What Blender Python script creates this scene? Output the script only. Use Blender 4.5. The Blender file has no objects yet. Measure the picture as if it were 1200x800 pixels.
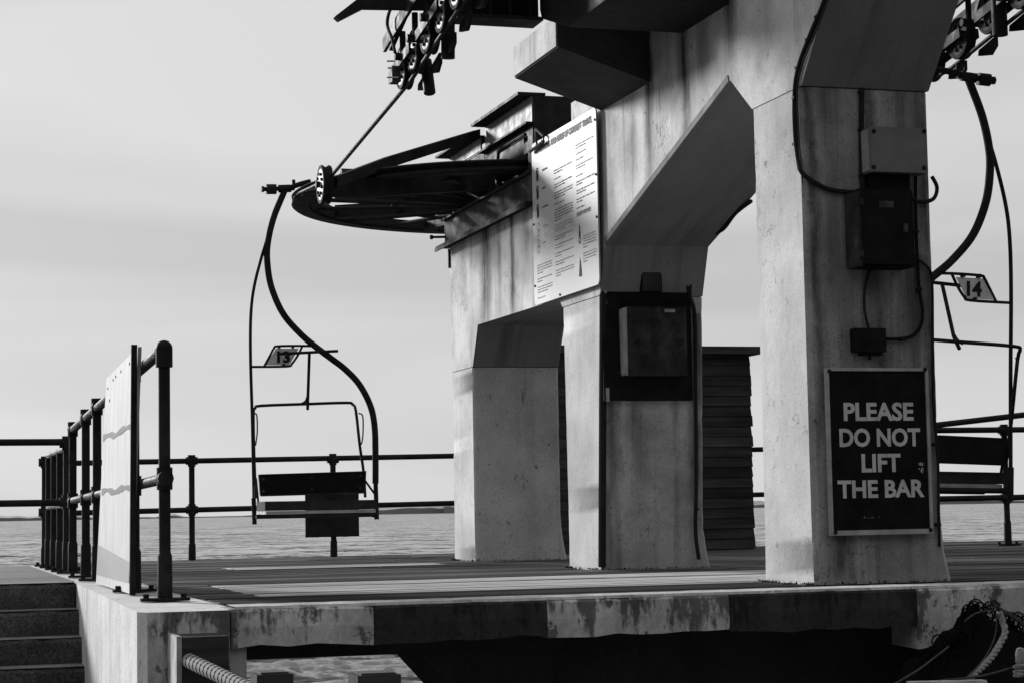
import bpy, bmesh, math, random
from mathutils import Vector, Matrix
random.seed(7)
scene = bpy.context.scene
COL = scene.collection

# ------------------------------------------------------------------ camera
F_PX = 2400.0                      # focal length in photo pixels (photo is 1200 wide)
YAW, PITCH, ROLL = 0.29146, 0.08222, 0.01780
EYE = Vector((0, 0, 0.45))         # eye height above the deck
fw = Vector((math.sin(YAW)*math.cos(PITCH), math.cos(YAW)*math.cos(PITCH), math.sin(PITCH)))
r0 = Vector((math.cos(YAW), -math.sin(YAW), 0)); u0 = r0.cross(fw)
RT = r0*math.cos(ROLL) - u0*math.sin(ROLL)
UP = u0*math.cos(ROLL) + r0*math.sin(ROLL)
cam_d = bpy.data.cameras.new('camera'); cam = bpy.data.objects.new('camera', cam_d); COL.objects.link(cam)
cam_d.sensor_width = 36; cam_d.lens = 36*F_PX/1200
cam_d.clip_start = 0.1; cam_d.clip_end = 30000
cam.matrix_world = Matrix(((RT.x, UP.x, -fw.x, EYE.x), (RT.y, UP.y, -fw.y, EYE.y), (RT.z, UP.z, -fw.z, EYE.z), (0, 0, 0, 1)))
scene.camera = cam

# ------------------------------------------------------------------ sky and sun
SUN_FROM = Vector((-1.0, 2.1, 0.64)).normalized()
elev = math.asin(SUN_FROM.z); azim = math.atan2(SUN_FROM.x, SUN_FROM.y)
world = bpy.data.worlds.new('World'); scene.world = world; world.use_nodes = True
wn = world.node_tree; wn.nodes.clear()
def wnode(t, **k):
    n = wn.nodes.new(t)
    for a, b in k.items(): setattr(n, a, b)
    return n
sky = wnode('ShaderNodeTexSky', sky_type='NISHITA'); sky.sun_disc = False
sky.sun_elevation = elev; sky.sun_rotation = azim; sky.air_density = 1.0; sky.dust_density = 3.0; sky.ozone_density = 1.0
bw = wnode('ShaderNodeRGBToBW'); wn.links.new(sky.outputs[0], bw.inputs[0])
tc = wnode('ShaderNodeTexCoord')
mp = wnode('ShaderNodeMapping'); mp.inputs['Scale'].default_value = (0.8, 0.8, 6.5); mp.inputs['Rotation'].default_value = (0.05, 0.06, 0.4); mp.inputs['Location'].default_value = (-2.5401, -4.8274, 2.8913)
wn.links.new(tc.outputs['Generated'], mp.inputs[0])
n1 = wnode('ShaderNodeTexNoise'); n1.inputs['Scale'].default_value = 1.5; n1.inputs['Detail'].default_value = 3; n1.inputs['Roughness'].default_value = .5; n1.inputs['Distortion'].default_value = .5
wn.links.new(mp.outputs[0], n1.inputs['Vector'])
cr = wnode('ShaderNodeMapRange'); cr.inputs[1].default_value = .40; cr.inputs[2].default_value = .58; cr.inputs[3].default_value = 4.5; cr.inputs[4].default_value = 5.75
wn.links.new(n1.outputs['Fac'], cr.inputs[0])
mx = wnode('ShaderNodeMix'); mx.data_type = 'FLOAT'; mx.inputs[0].default_value = .93
wn.links.new(bw.outputs[0], mx.inputs[2]); wn.links.new(cr.outputs[0], mx.inputs[3])
bg = wnode('ShaderNodeBackground'); bg.inputs['Strength'].default_value = 0.1
wn.links.new(mx.outputs[0], bg.inputs['Color'])
wo = wnode('ShaderNodeOutputWorld'); wn.links.new(bg.outputs[0], wo.inputs[0])

sd = bpy.data.lights.new('sun', 'SUN'); sd.energy = 5.0; sd.angle = math.radians(9); sd.color = (1, 1, 1)
so = bpy.data.objects.new('sun', sd); COL.objects.link(so)
so.rotation_euler = SUN_FROM.to_track_quat('Z', 'Y').to_euler(); so.location = SUN_FROM*60

vs = scene.view_settings
vs.view_transform = 'Standard'; vs.look = 'None'; vs.exposure = 0.3; vs.gamma = 1.0; vs.use_curve_mapping = False

# ------------------------------------------------------------------ helpers
def P(px, py, X=None, Y=None, Z=None):
    """where the line of sight through a photo point meets the world plane X=, Y= or Z="""
    d = RT*((px-600)/F_PX) - UP*((py-400)/F_PX) + fw
    if X is not None: t = (X-EYE.x)/d.x
    elif Y is not None: t = (Y-EYE.y)/d.y
    else: t = (Z-EYE.z)/d.z
    return EYE + d*t

def grey(v): return (v, v, v, 1)
class Mat:
    """small node-tree builder"""
    def __init__(s, name, base=.3, rough=.7, metal=0.0, spec=.5):
        s.m = bpy.data.materials.new(name); s.m.use_nodes = True; s.t = s.m.node_tree
        s.b = s.t.nodes['Principled BSDF']
        s.b.inputs['Base Color'].default_value = grey(base); s.b.inputs['Roughness'].default_value = rough
        s.b.inputs['Metallic'].default_value = metal; s.b.inputs['Specular IOR Level'].default_value = spec
        g = s.n('ShaderNodeNewGeometry'); s.pos = g.outputs['Position']; s.g = g
        s.val = None; s.h = None
    def n(s, t, **k):
        x = s.t.nodes.new(t)
        for a, b in k.items(): setattr(x, a, b)
        return x
    def l(s, a, b): s.t.links.new(a, b)
    def noise(s, scale=5, detail=4, rough=.55, stretch=(1, 1, 1), dist=0, vec=None, off=0):
        m = s.n('ShaderNodeMapping'); m.inputs['Scale'].default_value = stretch; m.inputs['Location'].default_value = (off, off*.7, off*.3)
        s.l(vec or s.pos, m.inputs[0])
        x = s.n('ShaderNodeTexNoise'); x.inputs['Scale'].default_value = scale; x.inputs['Detail'].default_value = detail
        x.inputs['Roughness'].default_value = rough; x.inputs['Distortion'].default_value = dist
        s.l(m.outputs[0], x.inputs['Vector']); return x.outputs['Fac']
    def voro(s, scale, stretch=(1, 1, 1), feature='DISTANCE_TO_EDGE', wob=0.0):
        m = s.n('ShaderNodeMapping'); m.inputs['Scale'].default_value = stretch; s.l(s.pos, m.inputs[0])
        v = m.outputs[0]
        if wob:
            nz = s.n('ShaderNodeTexNoise'); nz.inputs['Scale'].default_value = scale*1.6; s.l(m.outputs[0], nz.inputs['Vector'])
            mm = s.n('ShaderNodeMix', data_type='RGBA', blend_type='LINEAR_LIGHT'); mm.inputs[0].default_value = wob
            s.l(m.outputs[0], mm.inputs[6]); s.l(nz.outputs['Color'], mm.inputs[7]); v = mm.outputs[2]
        x = s.n('ShaderNodeTexVoronoi', feature=feature); x.inputs['Scale'].default_value = scale; s.l(v, x.inputs['Vector'])
        return x.outputs['Distance']
    def ramp(s, x, a, b, lo, hi):
        r = s.n('ShaderNodeMapRange', clamp=True)
        for i, v in ((1, a), (2, b), (3, lo), (4, hi)): r.inputs[i].default_value = v
        s.l(x, r.inputs[0]); return r.outputs[0]
    def op(s, o, a, b):
        x = s.n('ShaderNodeMath', operation=o)
        for i, v in ((0, a), (1, b)):
            if isinstance(v, (int, float)): x.inputs[i].default_value = v
            else: s.l(v, x.inputs[i])
        return x.outputs[0]
    def mix(s, f, a, b):
        x = s.n('ShaderNodeMix', data_type='FLOAT')
        for i, v in ((0, f), (2, a), (3, b)):
            if isinstance(v, (int, float)): x.inputs[i].default_value = v
            else: s.l(v, x.inputs[i])
        return x.outputs[0]
    def done(s, val=None, rough=None, bump=None, bs=.3, bd=.01):
        if val is not None:
            c = s.n('ShaderNodeCombineColor'); 
            for i in range(3): s.l(val, c.inputs[i])
            s.l(c.outputs[0], s.b.inputs['Base Color'])
        if rough is not None: s.l(rough, s.b.inputs['Roughness'])
        if bump is not None:
            b = s.n('ShaderNodeBump'); b.inputs['Strength'].default_value = bs; b.inputs['Distance'].default_value = bd
            s.l(bump, b.inputs['Height']); s.l(b.outputs[0], s.b.inputs['Normal'])
        return s.m
    def rnd(s):
        return s.n('ShaderNodeObjectInfo').outputs['Random']

def m_concrete(name, base, streak, blotch, crack=0.0, spot=.5, off=0, streak_dir=(9, 9, .35), grain=.1, gate=1.0, runs=()):
    m = Mat(name, base, .8, 0, .15)
    a = m.noise(1.0, 5, .6, streak_dir, off=off)                      # run-off streaks down the face, in patches
    st = m.ramp(a, .30, .50, 1-streak, 1.02)
    gt = m.ramp(m.noise(1.1, 3, .5, (1, 1, .6), off=off+12), .40, .60, 1-gate, 1)
    st = m.mix(gt, 1.0, st)
    b = m.noise(2.2, 6, .62, off=off+3)
    bl = m.ramp(b, .33, .6, 1-blotch, 1.04)
    v = m.op('MULTIPLY', m.op('MULTIPLY', st, bl), base)
    c = m.noise(17, 4, .62, (1, 1, .55), off=off+5)
    v = m.op('MULTIPLY', v, m.ramp(c, .27, .34, 1-spot, 1))           # pits and flaking
    c2 = m.noise(42, 2, .5, off=off+25)
    v = m.op('MULTIPLY', v, m.ramp(c2, .29, .34, 1-spot*.7, 1))        # air holes
    tr = m.noise(6.5, 4, .6, (2.4, 2.4, .5), off=off+15)
    v = m.op('MULTIPLY', v, m.ramp(tr, .25, .36, 1-spot*.8, 1))       # short rust and dirt runs
    if runs:                                                          # run-off stains: (axis, place, half width, z low, z high, strength)
        sx = m.n('ShaderNodeSeparateXYZ'); m.l(m.pos, sx.inputs[0])
        wv = m.ramp(m.noise(1.0, 5, .65, (2.5, 2.5, 1.6), off=off+2), .25, .75, -.06, .06)
        gr = m.noise(1.0, 5, .7, (26, 26, .8), off=off+19); br = m.noise(5, 5, .65, (1.5, 1.5, .8), off=off+21)
        for ax, c0, hw, zl, zh, k_ in runs:
            d_ = m.op('ABSOLUTE', m.op('SUBTRACT', m.op('ADD', sx.outputs[ax], wv), c0), 0)
            f_ = m.ramp(d_, hw*.25, hw*1.25, 1, 0)
            f_ = m.op('MULTIPLY', f_, m.ramp(sx.outputs[2], zl, zl+(zh-zl)*.45, 0, 1)); f_ = m.op('MULTIPLY', f_, m.ramp(sx.outputs[2], zh, zh+.01, 1, 0))
            f_ = m.op('MULTIPLY', f_, m.ramp(gr, .33, .56, .6, 1)); f_ = m.op('MULTIPLY', f_, m.ramp(br, .3, .5, .65, 1))
            v = m.op('MULTIPLY', v, m.op('SUBTRACT', 1.0, m.op('MULTIPLY', f_, k_)))
    f = m.noise(70, 4, .65)
    v = m.op('MULTIPLY', v, m.ramp(f, .3, .7, 1-grain, 1+grain*.8))
    h = m.op('ADD', m.op('MULTIPLY', m.noise(11, 5, .6), .8), m.op('MULTIPLY', f, .35))
    if crack:
        ab = m.op('ABSOLUTE', m.op('SUBTRACT', m.noise(1.6, 7, .6, off=off+8), .5), 0)
        k = m.ramp(ab, .001, .004, 1-crack, 1)
        g2 = m.ramp(m.noise(1.7, 3, .5, off=off+9), .50, .58, 0, 1)
        k = m.mix(g2, 1.0, k)
        v = m.op('MULTIPLY', v, k); h = m.op('ADD', h, m.op('MULTIPLY', k, .5))
    return m.done(v, m.ramp(b, .3, .7, .95, .75), h, .5, .010)

M = {}
M['paint'] = m_concrete('white_painted_concrete', .48, .22, .14, .5, .6, gate=.8, grain=.12)
BEAM_RUNS = [(1, 17.45, .20, 1.9, 2.96, .97), (1, 17.02, .08, 2.1, 2.96, .7), (1, 16.62, .08, 1.8, 2.96, .92), (1, 16.2, .10, 2.3, 2.96, .45), (1, 18.2, .12, 2.3, 2.96, .35),
             (1, 13.22, .09, 2.5, 3.9, .88), (1, 13.55, .10, 2.7, 3.4, .35), (1, 14.1, .09, 2.4, 3.4, .3), (1, 12.56, .10, 2.5, 3.9, .92), (1, 12.2, .12, 2.9, 3.9, .4), (1, 11.78, .11, 2.8, 4.6, .9), (1, 11.2, .10, 3.0, 5, .3)]
M['paint_near'] = m_concrete('near_pillar_paint', .43, .18, .14, .5, .55, off=2.5, gate=.8, grain=.12)
M['paint_old'] = m_concrete('stained_painted_concrete', .50, .75, .3, .6, .7, off=4, streak_dir=(6, 6, .25), runs=BEAM_RUNS)
M['paint_bracket'] = m_concrete('weathered_concrete', .46, .45, .25, .0, .6, off=7)
M['bare'] = m_concrete('bare_concrete', .17, .4, .35, .4, .5, off=2)
M['bare_shade'] = m_concrete('shade_dark_concrete', .05, .3, .3, 0, .4, off=21)  # bracket body darkened to carry the shade on its front and underside
M['face_grimy_shade'] = m_concrete('rain_streaked_shaded_paint', .37, .75, .4, .5, .5, off=6, streak_dir=(7, 7, .22), gate=.6, grain=.2,  # rain streaks, plus a darker base for the pillar's shaded side
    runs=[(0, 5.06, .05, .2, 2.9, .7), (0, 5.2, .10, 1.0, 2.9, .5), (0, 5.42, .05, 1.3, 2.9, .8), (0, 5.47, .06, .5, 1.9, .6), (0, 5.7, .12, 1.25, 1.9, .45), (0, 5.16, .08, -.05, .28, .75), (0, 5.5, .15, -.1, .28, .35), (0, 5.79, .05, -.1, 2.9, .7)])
M['face_mid'] = m_concrete('mottled_shaded_paint', .40, .5, .4, .4, .6, off=9, gate=.8, grain=.2, runs=[(0, 5.08, .07, -.3, 2.1, .7), (0, 5.30, .07, .3, 1.3, .4), (0, 5.76, .06, -.2, 1.9, .6)])  # base darkened for the shaded side of the middle pillar
M['face_far'] = m_concrete('pitted_shaded_paint', .48, .2, .25, .3, .7, off=10, gate=.7, grain=.25)  # separate tone for the far pillar's shaded side
M['soffit'] = m_concrete('soffit_concrete', .20, .35, .12, .0, .3, off=23, streak_dir=(9, .45, .45), gate=.7)  # darker tone on the beam's down-facing faces
M['weed'] = Mat('dark_weed', .03, .9, 0, .1).done()
M['joint'] = Mat('joint_sealant', .05, .9).done()

def m_metal(name, base, rough=.5, var=.35, metal=0.0, rust=0.0, scale=9):
    m = Mat(name, base, rough, metal, .02 if base < .05 else .15)
    a = m.noise(scale, 5, .6); v = m.op('MULTIPLY', m.ramp(a, .3, .7, 1-var, 1+var), base)
    if rust:
        r = m.noise(5, 6, .7, (1, 1, .5), off=3); v = m.mix(m.ramp(r, .5, .62, 0, rust), v, base*2.2+.015)
    return m.done(v, m.ramp(a, .3, .7, rough-.12, min(1, rough+.15)), m.noise(60, 3, .6), .15, .003)
M['black'] = m_metal('black_painted_steel', .022, .55)
M['rail'] = m_metal('black_railing_paint', .020, .5, .3, rust=.25)
M['steel'] = m_metal('weathered_steel', .036, .6, .4, rust=.7)
M['galv'] = m_metal('galvanised_steel', .30, .5, .25)
M['web'] = m_metal('pale_beam_web', .11, .6, .4, rust=.3)  # web paler than the flanges
M['sheave'] = m_metal('sheave_disc_alloy', .34, .55, .25)
M['rubber'] = m_metal('black_rubber', .018, .7, .2)
M['cable'] = m_metal('cable_sheath', .022, .6, .2)
M['rope_steel'] = m_metal('steel_wire_rope', .03, .5, .3, scale=60)
M['box_grey'] = m_metal('grey_enclosure', .15, .55, .12)
M['box_dark'] = m_metal('dark_enclosure', .013, .55, .3)
M['box_door'] = m_metal('worn_dark_door', .028, .6, .5, rust=.5)
M['seat'] = m_metal('black_seat_vinyl', .013, .55, .25)
M['seat_grey'] = m_metal('scuffed_seat_vinyl', .03, .6, .35)
M['plate'] = m_metal('number_plate', .50, .5, .15)
M['plate14'] = m_metal('number_plate_worn', .55, .5, .15)
M['ink'] = Mat('black_ink', .02, .8, 0, .05).done()
M['sign_black'] = m_metal('sign_face_black', .012, .45, .3)
def m_letter():
    m = Mat('sign_letter_white', .5, .6, 0, .1)
    a = m.noise(9, 5, .65); b = m.noise(60, 4, .7, (1, 1, .5))
    v = m.op('MULTIPLY', m.ramp(a, .3, .7, .40, .58), m.ramp(b, .27, .36, .35, 1))
    return m.done(v)
M['sign_white'] = m_letter()
M['sign_frame'] = m_metal('sign_frame_aluminium', .33, .5, .3)

def m_board():
    m = Mat('notice_board_enamel', .55, .55, 0, .12)
    a = m.noise(1.5, 4, .5); v = m.op('MULTIPLY', m.ramp(a, .3, .7, .93, 1.03), .39)
    return m.done(v, None, m.noise(3, 2), .05, .01)
M['board'] = m_board()
M['print'] = Mat('faded_print', .07, .8, 0, .05).done()
M['print_pale'] = Mat('sun_faded_print', .26, .8, 0, .05).done()

def m_panel():
    m = Mat('old_white_panel', .5, .7, 0, .08)
    a = m.noise(3, 5, .6, (1, 2.5, .8)); v = m.op('MULTIPLY', m.ramp(a, .3, .62, .78, 1.02), .46)
    s = m.noise(14, 3, .6); v = m.op('MULTIPLY', v, m.ramp(s, .22, .3, .5, 1))
    return m.done(v, None, a, .1, .01)
M['panel'] = m_panel()
M['panel_band'] = m_metal('grimy_lower_panel', .19, .7, .3)
M['stain'] = m_metal('rust_stain_strip', .12, .8, .4)

def m_wood(name, base, var, grain=1.0):
    m = Mat(name, base, .8, 0, .04)
    r = m.rnd()
    a = m.noise(1.0, 6, .65, (1.3, 34, 20))
    b = m.noise(1.4, 5, .6, (.8, 3, 1), off=2)
    v = m.op('MULTIPLY', m.ramp(a, .28, .7, 1-.55*grain, 1+.3*grain), base)
    v = m.op('MULTIPLY', v, m.ramp(r, 0, 1, 1-var, 1+var))
    v = m.op('MULTIPLY', v, m.ramp(b, .3, .65, .6, 1.12))
    return m.done(v, m.ramp(b, .3, .7, .6, .92), a, .15, .004)
M['plank'] = m_wood('dark_weathered_plank', .095, .5)
M['plank_dark'] = m_wood('very_dark_plank', .024, .3)  # darkest boards, mostly along the deck front
M['plank_pale'] = m_wood('pale_plank', .50, .22, 1.0)  # paler boards, laid in two blocks
M['shed'] = m_wood('black_stained_board', .05, .3)
M['post_wood'] = m_wood('tarred_timber', .06, .3)

def m_kerb(name, base, dirt, chip, mould=.75):
    m = Mat(name, base, .8, 0, .1)
    sx = m.n('ShaderNodeSeparateXYZ'); m.l(m.pos, sx.inputs[0])
    a = m.noise(3.2, 8, .7, (1.4, 1.4, .8)); b = m.noise(24, 5, .7, (1, 1, .8), off=2)
    v = m.op('MULTIPLY', m.ramp(a, .34, .60, 1-dirt, 1.08), base)
    # black mould running down from the top in ragged tongues
    st = m.noise(1.0, 6, .68, (7, 7, 1.6), off=1); fine = m.noise(30, 5, .7, (1, 1, .4), off=4)
    up = m.ramp(sx.outputs[2], -.24, .0, -.10, .06)
    tg = m.op('ADD', m.op('ADD', st, up), m.op('MULTIPLY', m.op('SUBTRACT', fine, .5), .35))
    v = m.op('MULTIPLY', v, m.ramp(tg, .49, .58, 1, 1-mould))
    lift = m.op('ADD', m.noise(6, 7, .72, off=6), m.op('MULTIPLY', m.op('SUBTRACT', fine, .5), .25))
    v = m.mix(m.ramp(lift, .57, .61, 0, .85), v, chip)                # flaked-off paint
    v = m.op('MULTIPLY', v, m.ramp(b, .3, .7, .82, 1.12))
    h = m.op('ADD', m.op('MULTIPLY', a, .7), m.op('ADD', m.op('MULTIPLY', b, .5), m.ramp(lift, .57, .61, .5, 0)))
    return m.done(v, None, h, .7, .014)
M['kerb_white'] = m_kerb('chipped_white_kerb_paint', .52, .4, .09)
M['kerb_black'] = m_kerb('chipped_black_kerb_paint', .045, .4, .045, .5)
M['kerb_top'] = m_kerb('worn_white_coping_paint', .55, .3, .3, .2)
M['wall_white'] = m_concrete('limewashed_wall', .52, .35, .2, .4, .75, off=11, gate=.7, grain=.15)
M['step'] = m_concrete('old_step_concrete', .09, .3, .5, .4, .3, off=13, grain=.75)
M['step_top'] = m_concrete('worn_step_tread', .19, .2, .4, .2, .3, off=14, grain=.6)
M['landing'] = m_concrete('gritty_landing', .13, .1, .25, .2, .4, off=15, grain=.6)
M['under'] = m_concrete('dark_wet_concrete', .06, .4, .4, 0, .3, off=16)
M['quay'] = m_concrete('quay_concrete', .16, .1, .4, .3, .4, off=17, streak_dir=(2, 2, 2))
M['shade_cliff'] = m_concrete('shade_cliff_dark', .06, .3, .5, 0, .3, off=30)
M['net'] = m_metal('tarred_netting', .007, .85, .4, scale=30)
M['hemp'] = m_metal('pale_hemp_rope', .24, .85, .3, scale=40)
M['hemp_dark'] = m_metal('dirty_rope', .055, .9, .4, scale=40)
M['coast'] = m_metal('distant_land', .20, .9, .2, scale=.004)

def m_sea():
    m = Mat('sea_water', .045, .12)
    m.b.inputs['IOR'].default_value = 1.33
    # facet tilt straight from noise, so ripples stay visible at grazing angles
    def col(scale, detail, rough, st):
        mpn = m.n('ShaderNodeMapping'); mpn.inputs['Scale'].default_value = st; m.l(m.pos, mpn.inputs[0])
        x = m.n('ShaderNodeTexNoise'); x.inputs['Scale'].default_value = scale; x.inputs['Detail'].default_value = detail; x.inputs['Roughness'].default_value = rough; x.inputs['Distortion'].default_value = .3
        m.l(mpn.outputs[0], x.inputs['Vector']); sb = m.n('ShaderNodeVectorMath', operation='SUBTRACT'); sb.inputs[1].default_value = (.5, .5, .5); m.l(x.outputs['Color'], sb.inputs[0])
        return sb.outputs[0]
    a = col(.85, 5, .66, (.5, 1, 1)); b = col(.16, 6, .7, (.4, 1, 1))
    ad = m.n('ShaderNodeVectorMath', operation='ADD'); m.l(a, ad.inputs[0]); m.l(b, ad.inputs[1])
    sc = m.n('ShaderNodeVectorMath', operation='MULTIPLY'); sc.inputs[1].default_value = (1.1, 2.8, .0); m.l(ad.outputs[0], sc.inputs[0])
    a2 = m.n('ShaderNodeVectorMath', operation='ADD'); m.l(sc.outputs[0], a2.inputs[0]); m.l(m.g.outputs['Normal'], a2.inputs[1])
    nm = m.n('ShaderNodeVectorMath', operation='NORMALIZE'); m.l(a2.outputs[0], nm.inputs[0]); m.l(nm.outputs[0], m.b.inputs['Normal'])
    return m.done()
M['sea'] = m_sea()

# --- mesh pieces
def bm_new(): return bmesh.new()
def box(bm, x0, x1, y0, y1, z0, z1):
    vs_ = [bm.verts.new(p) for p in ((x0,y0,z0),(x1,y0,z0),(x1,y1,z0),(x0,y1,z0),(x0,y0,z1),(x1,y0,z1),(x1,y1,z1),(x0,y1,z1))]
    for f in ((3,2,1,0),(4,5,6,7),(0,1,5,4),(1,2,6,5),(2,3,7,6),(3,0,4,7)): bm.faces.new([vs_[i] for i in f])
    return bm
def prism(bm, pts, axis, a, b):
    """pts: outline in the two other axes, extruded along axis from a to b"""
    def v(p, t): return {'x': (t, p[0], p[1]), 'y': (p[0], t, p[1]), 'z': (p[0], p[1], t)}[axis]
    A = [bm.verts.new(v(p, a)) for p in pts]; B = [bm.verts.new(v(p, b)) for p in pts]
    n = len(pts)
    bm.faces.new(A); bm.faces.new(B[::-1])
    for i in range(n): bm.faces.new((A[i], B[i], B[(i+1) % n], A[(i+1) % n]))
    return bm
def tube(bm, path, r, n=10, closed=False):
    path = [Vector(p) for p in path]; rings = []
    N = len(path)
    rr = r if isinstance(r, (list, tuple)) else [r]*N
    t0 = (path[1]-path[0]).normalized()
    up = Vector((0, 0, 1)) if abs(t0.z) < .9 else Vector((1, 0, 0))
    nrm = t0.cross(up).normalized()
    for i, p in enumerate(path):
        if closed: t = (path[(i+1) % N]-path[i-1]).normalized()
        elif i == 0: t = t0
        elif i == N-1: t = (path[i]-path[i-1]).normalized()
        else: t = ((path[i+1]-p).normalized()+(p-path[i-1]).normalized()).normalized()
        nrm = (nrm - t*nrm.dot(t)).normalized(); bn = t.cross(nrm)
        rings.append([bm.verts.new(p + (nrm*math.cos(2*math.pi*k/n)+bn*math.sin(2*math.pi*k/n))*rr[i]) for k in range(n)])
    m = N if closed else N-1
    for i in range(m):
        A, B = rings[i], rings[(i+1) % N]
        for k in range(n): bm.faces.new((A[k], A[(k+1) % n], B[(k+1) % n], B[k]))
    if not closed:
        bm.faces.new(rings[0][::-1]); bm.faces.new(rings[-1])
    return bm
def smooth_path(pts, sub=6):
    pts = [Vector(p) for p in pts]; out = []
    for i in range(len(pts)-1):
        p0 = pts[max(i-1, 0)]; p1 = pts[i]; p2 = pts[i+1]; p3 = pts[min(i+2, len(pts)-1)]
        for k in range(sub):
            t = k/sub
            out.append(.5*((2*p1)+(-p0+p2)*t+(2*p0-5*p1+4*p2-p3)*t*t+(-p0+3*p1-3*p2+p3)*t**3))
    out.append(pts[-1]); return out
def disc(bm, c, axis, prof, n=40):
    """lathe: prof is list of (radius, offset along axis)"""
    c = Vector(c); ax = {'x': Vector((1,0,0)), 'y': Vector((0,1,0)), 'z': Vector((0,0,1))}[axis]
    e1 = Vector((0,1,0)) if axis == 'x' else Vector((1,0,0)); e2 = ax.cross(e1)
    rings = [[bm.verts.new(c+ax*o+(e1*math.cos(2*math.pi*k/n)+e2*math.sin(2*math.pi*k/n))*r) for k in range(n)] for r, o in prof]
    for A, B in zip(rings, rings[1:]):
        for k in range(n): bm.faces.new((A[k], A[(k+1) % n], B[(k+1) % n], B[k]))
    return rings
def cyl(bm, c, axis, r, a, b, n=16):
    R = disc(bm, c, axis, ((r, a), (r, b)), n); bm.faces.new(R[0][::-1]); bm.faces.new(R[1]); return bm
def obj(name, bm, mat, parent=None, bevel=0, smooth=False, seg=2, faces=None):
    if bevel:
        bmesh.ops.bevel(bm, geom=[e for e in bm.edges if len(e.link_faces) == 2 and e.calc_face_angle(0) > .5], offset=bevel, segments=seg, affect='EDGES', profile=.6)
    bmesh.ops.recalc_face_normals(bm, faces=bm.faces)
    me = bpy.data.meshes.new(name); bm.to_mesh(me); bm.free()
    if smooth:
        for p in me.polygons: p.use_smooth = True
        me.set_sharp_from_angle(angle=.7)
    me.materials.append(M[mat] if isinstance(mat, str) else mat)
    if faces:                                                  # a second material on some faces
        me.materials.append(M[faces[0]])
        for p in me.polygons:
            if faces[1](p): p.material_index = 1
    o = bpy.data.objects.new(name, me); COL.objects.link(o)
    if parent: o.parent = parent; o.matrix_parent_inverse = parent.matrix_basis.inverted()
    return o
def thing(name, label, cat, loc=(0, 0, 0), group=None):
    o = bpy.data.objects.new(name, None); COL.objects.link(o); o.location = loc; o.empty_display_size = .2
    o['label'] = label; o['category'] = cat
    if group: o['group'] = group
    return o
def tag(o, label, cat, group=None):
    o['label'] = label; o['category'] = cat
    if group: o['group'] = group
    return o
def struct(o, label):
    o['kind'] = 'structure'; o['label'] = label; return o
_text = {}
def text_mesh(body, bold=.0):
    key = (body, bold)
    if key in _text: return _text[key]
    cu = bpy.data.curves.new('lettering', 'FONT'); cu.body = body; cu.size = 1; cu.offset = bold; cu.extrude = .01; cu.resolution_u = 3
    ob = bpy.data.objects.new('lettering', cu); COL.objects.link(ob)
    dg = bpy.context.evaluated_depsgraph_get(); me = bpy.data.meshes.new_from_object(ob.evaluated_get(dg))
    bpy.data.objects.remove(ob); bpy.data.curves.remove(cu)
    xs = [v.co.x for v in me.vertices]; ys = [v.co.y for v in me.vertices]
    _text[key] = (me, min(xs), max(xs), min(ys), max(ys)); return _text[key]
def lettering(body, o, ux, uy, w, h, mat, parent, bold=.0, depth=.002):
    """flat letters filling w x h from corner o along ux, uy"""
    src, a, b, c, d = text_mesh(body, bold)
    me = src.copy(); me.materials.clear(); me.materials.append(M[mat])
    ux = Vector(ux); uy = Vector(uy); nz = ux.cross(uy); o = Vector(o)
    for v in me.vertices:
        v.co = o + ux*((v.co.x-a)/(b-a)*w) + uy*((v.co.y-c)/(d-c)*h) + nz*(depth*(1 if v.co.z > 0 else 0))
    me.update()
    ob = bpy.data.objects.new('lettering', me); COL.objects.link(ob); ob.parent = parent
    ob.matrix_parent_inverse = parent.matrix_basis.inverted(); return ob

# ------------------------------------------------------------------ sea, coast, quay
import numpy as np
def build_sea():
    rng = np.random.default_rng(3)
    # rows get longer with distance; a fan of real waves out to sea, flat water far off
    d = [16.0]
    while d[-1] < 9000: d.append(d[-1] + max(.16, d[-1]**2/(3.65*2400)*.55))
    d = np.array(d); d[-1] = 22000
    th = YAW + np.linspace(-.34, .34, 900)
    D, T = np.meshgrid(d, th, indexing='ij'); X = D*np.sin(T); Y = D*np.cos(T)
    Z = np.zeros_like(X)
    for k in range(70):
        lam = .45*(14**rng.random()); a = rng.normal(math.radians(262), .5)      # wind sea running in from the left
        kx, ky = 2*math.pi/lam*math.cos(a), 2*math.pi/lam*math.sin(a)
        s_ = np.sin(X*kx + Y*ky + rng.random()*6.28 + .8*np.sin(X*.11+Y*.07+k))
        Z += (1-np.abs(s_))*.0075*lam**.8
    g = .65+.35*np.sin(X*.031+1.3*np.sin(Y*.023))*np.sin(Y*.019+.7)                   # gust patches
    Z = (Z-Z.mean())*g*np.clip(1-D/5000, .0, 1)
    n, m = X.shape
    me = bpy.data.meshes.new('sea'); co = np.stack([X, Y, Z-3.2], -1).reshape(-1, 3)
    idx = np.arange(n*m).reshape(n, m)
    q = np.stack([idx[:-1, :-1], idx[:-1, 1:], idx[1:, 1:], idx[1:, :-1]], -1).reshape(-1, 4)[:, ::-1]
    me.vertices.add(len(co)); me.vertices.foreach_set('co', co.ravel())
    me.loops.add(q.size); me.loops.foreach_set('vertex_index', q.ravel().astype(np.int32))
    me.polygons.add(len(q)); me.polygons.foreach_set('loop_start', np.arange(0, q.size, 4, dtype=np.int32)); me.polygons.foreach_set('loop_total', np.full(len(q), 4, dtype=np.int32))
    me.polygons.foreach_set('use_smooth', np.ones(len(q), dtype=bool))
    me.update(calc_edges=True); me.materials.append(M['sea'])
    o = bpy.data.objects.new('sea', me); COL.objects.link(o); print('sea faces', len(q)); return o
sea = struct(build_sea(), 'wind-rippled grey sea reaching to the horizon')
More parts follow.
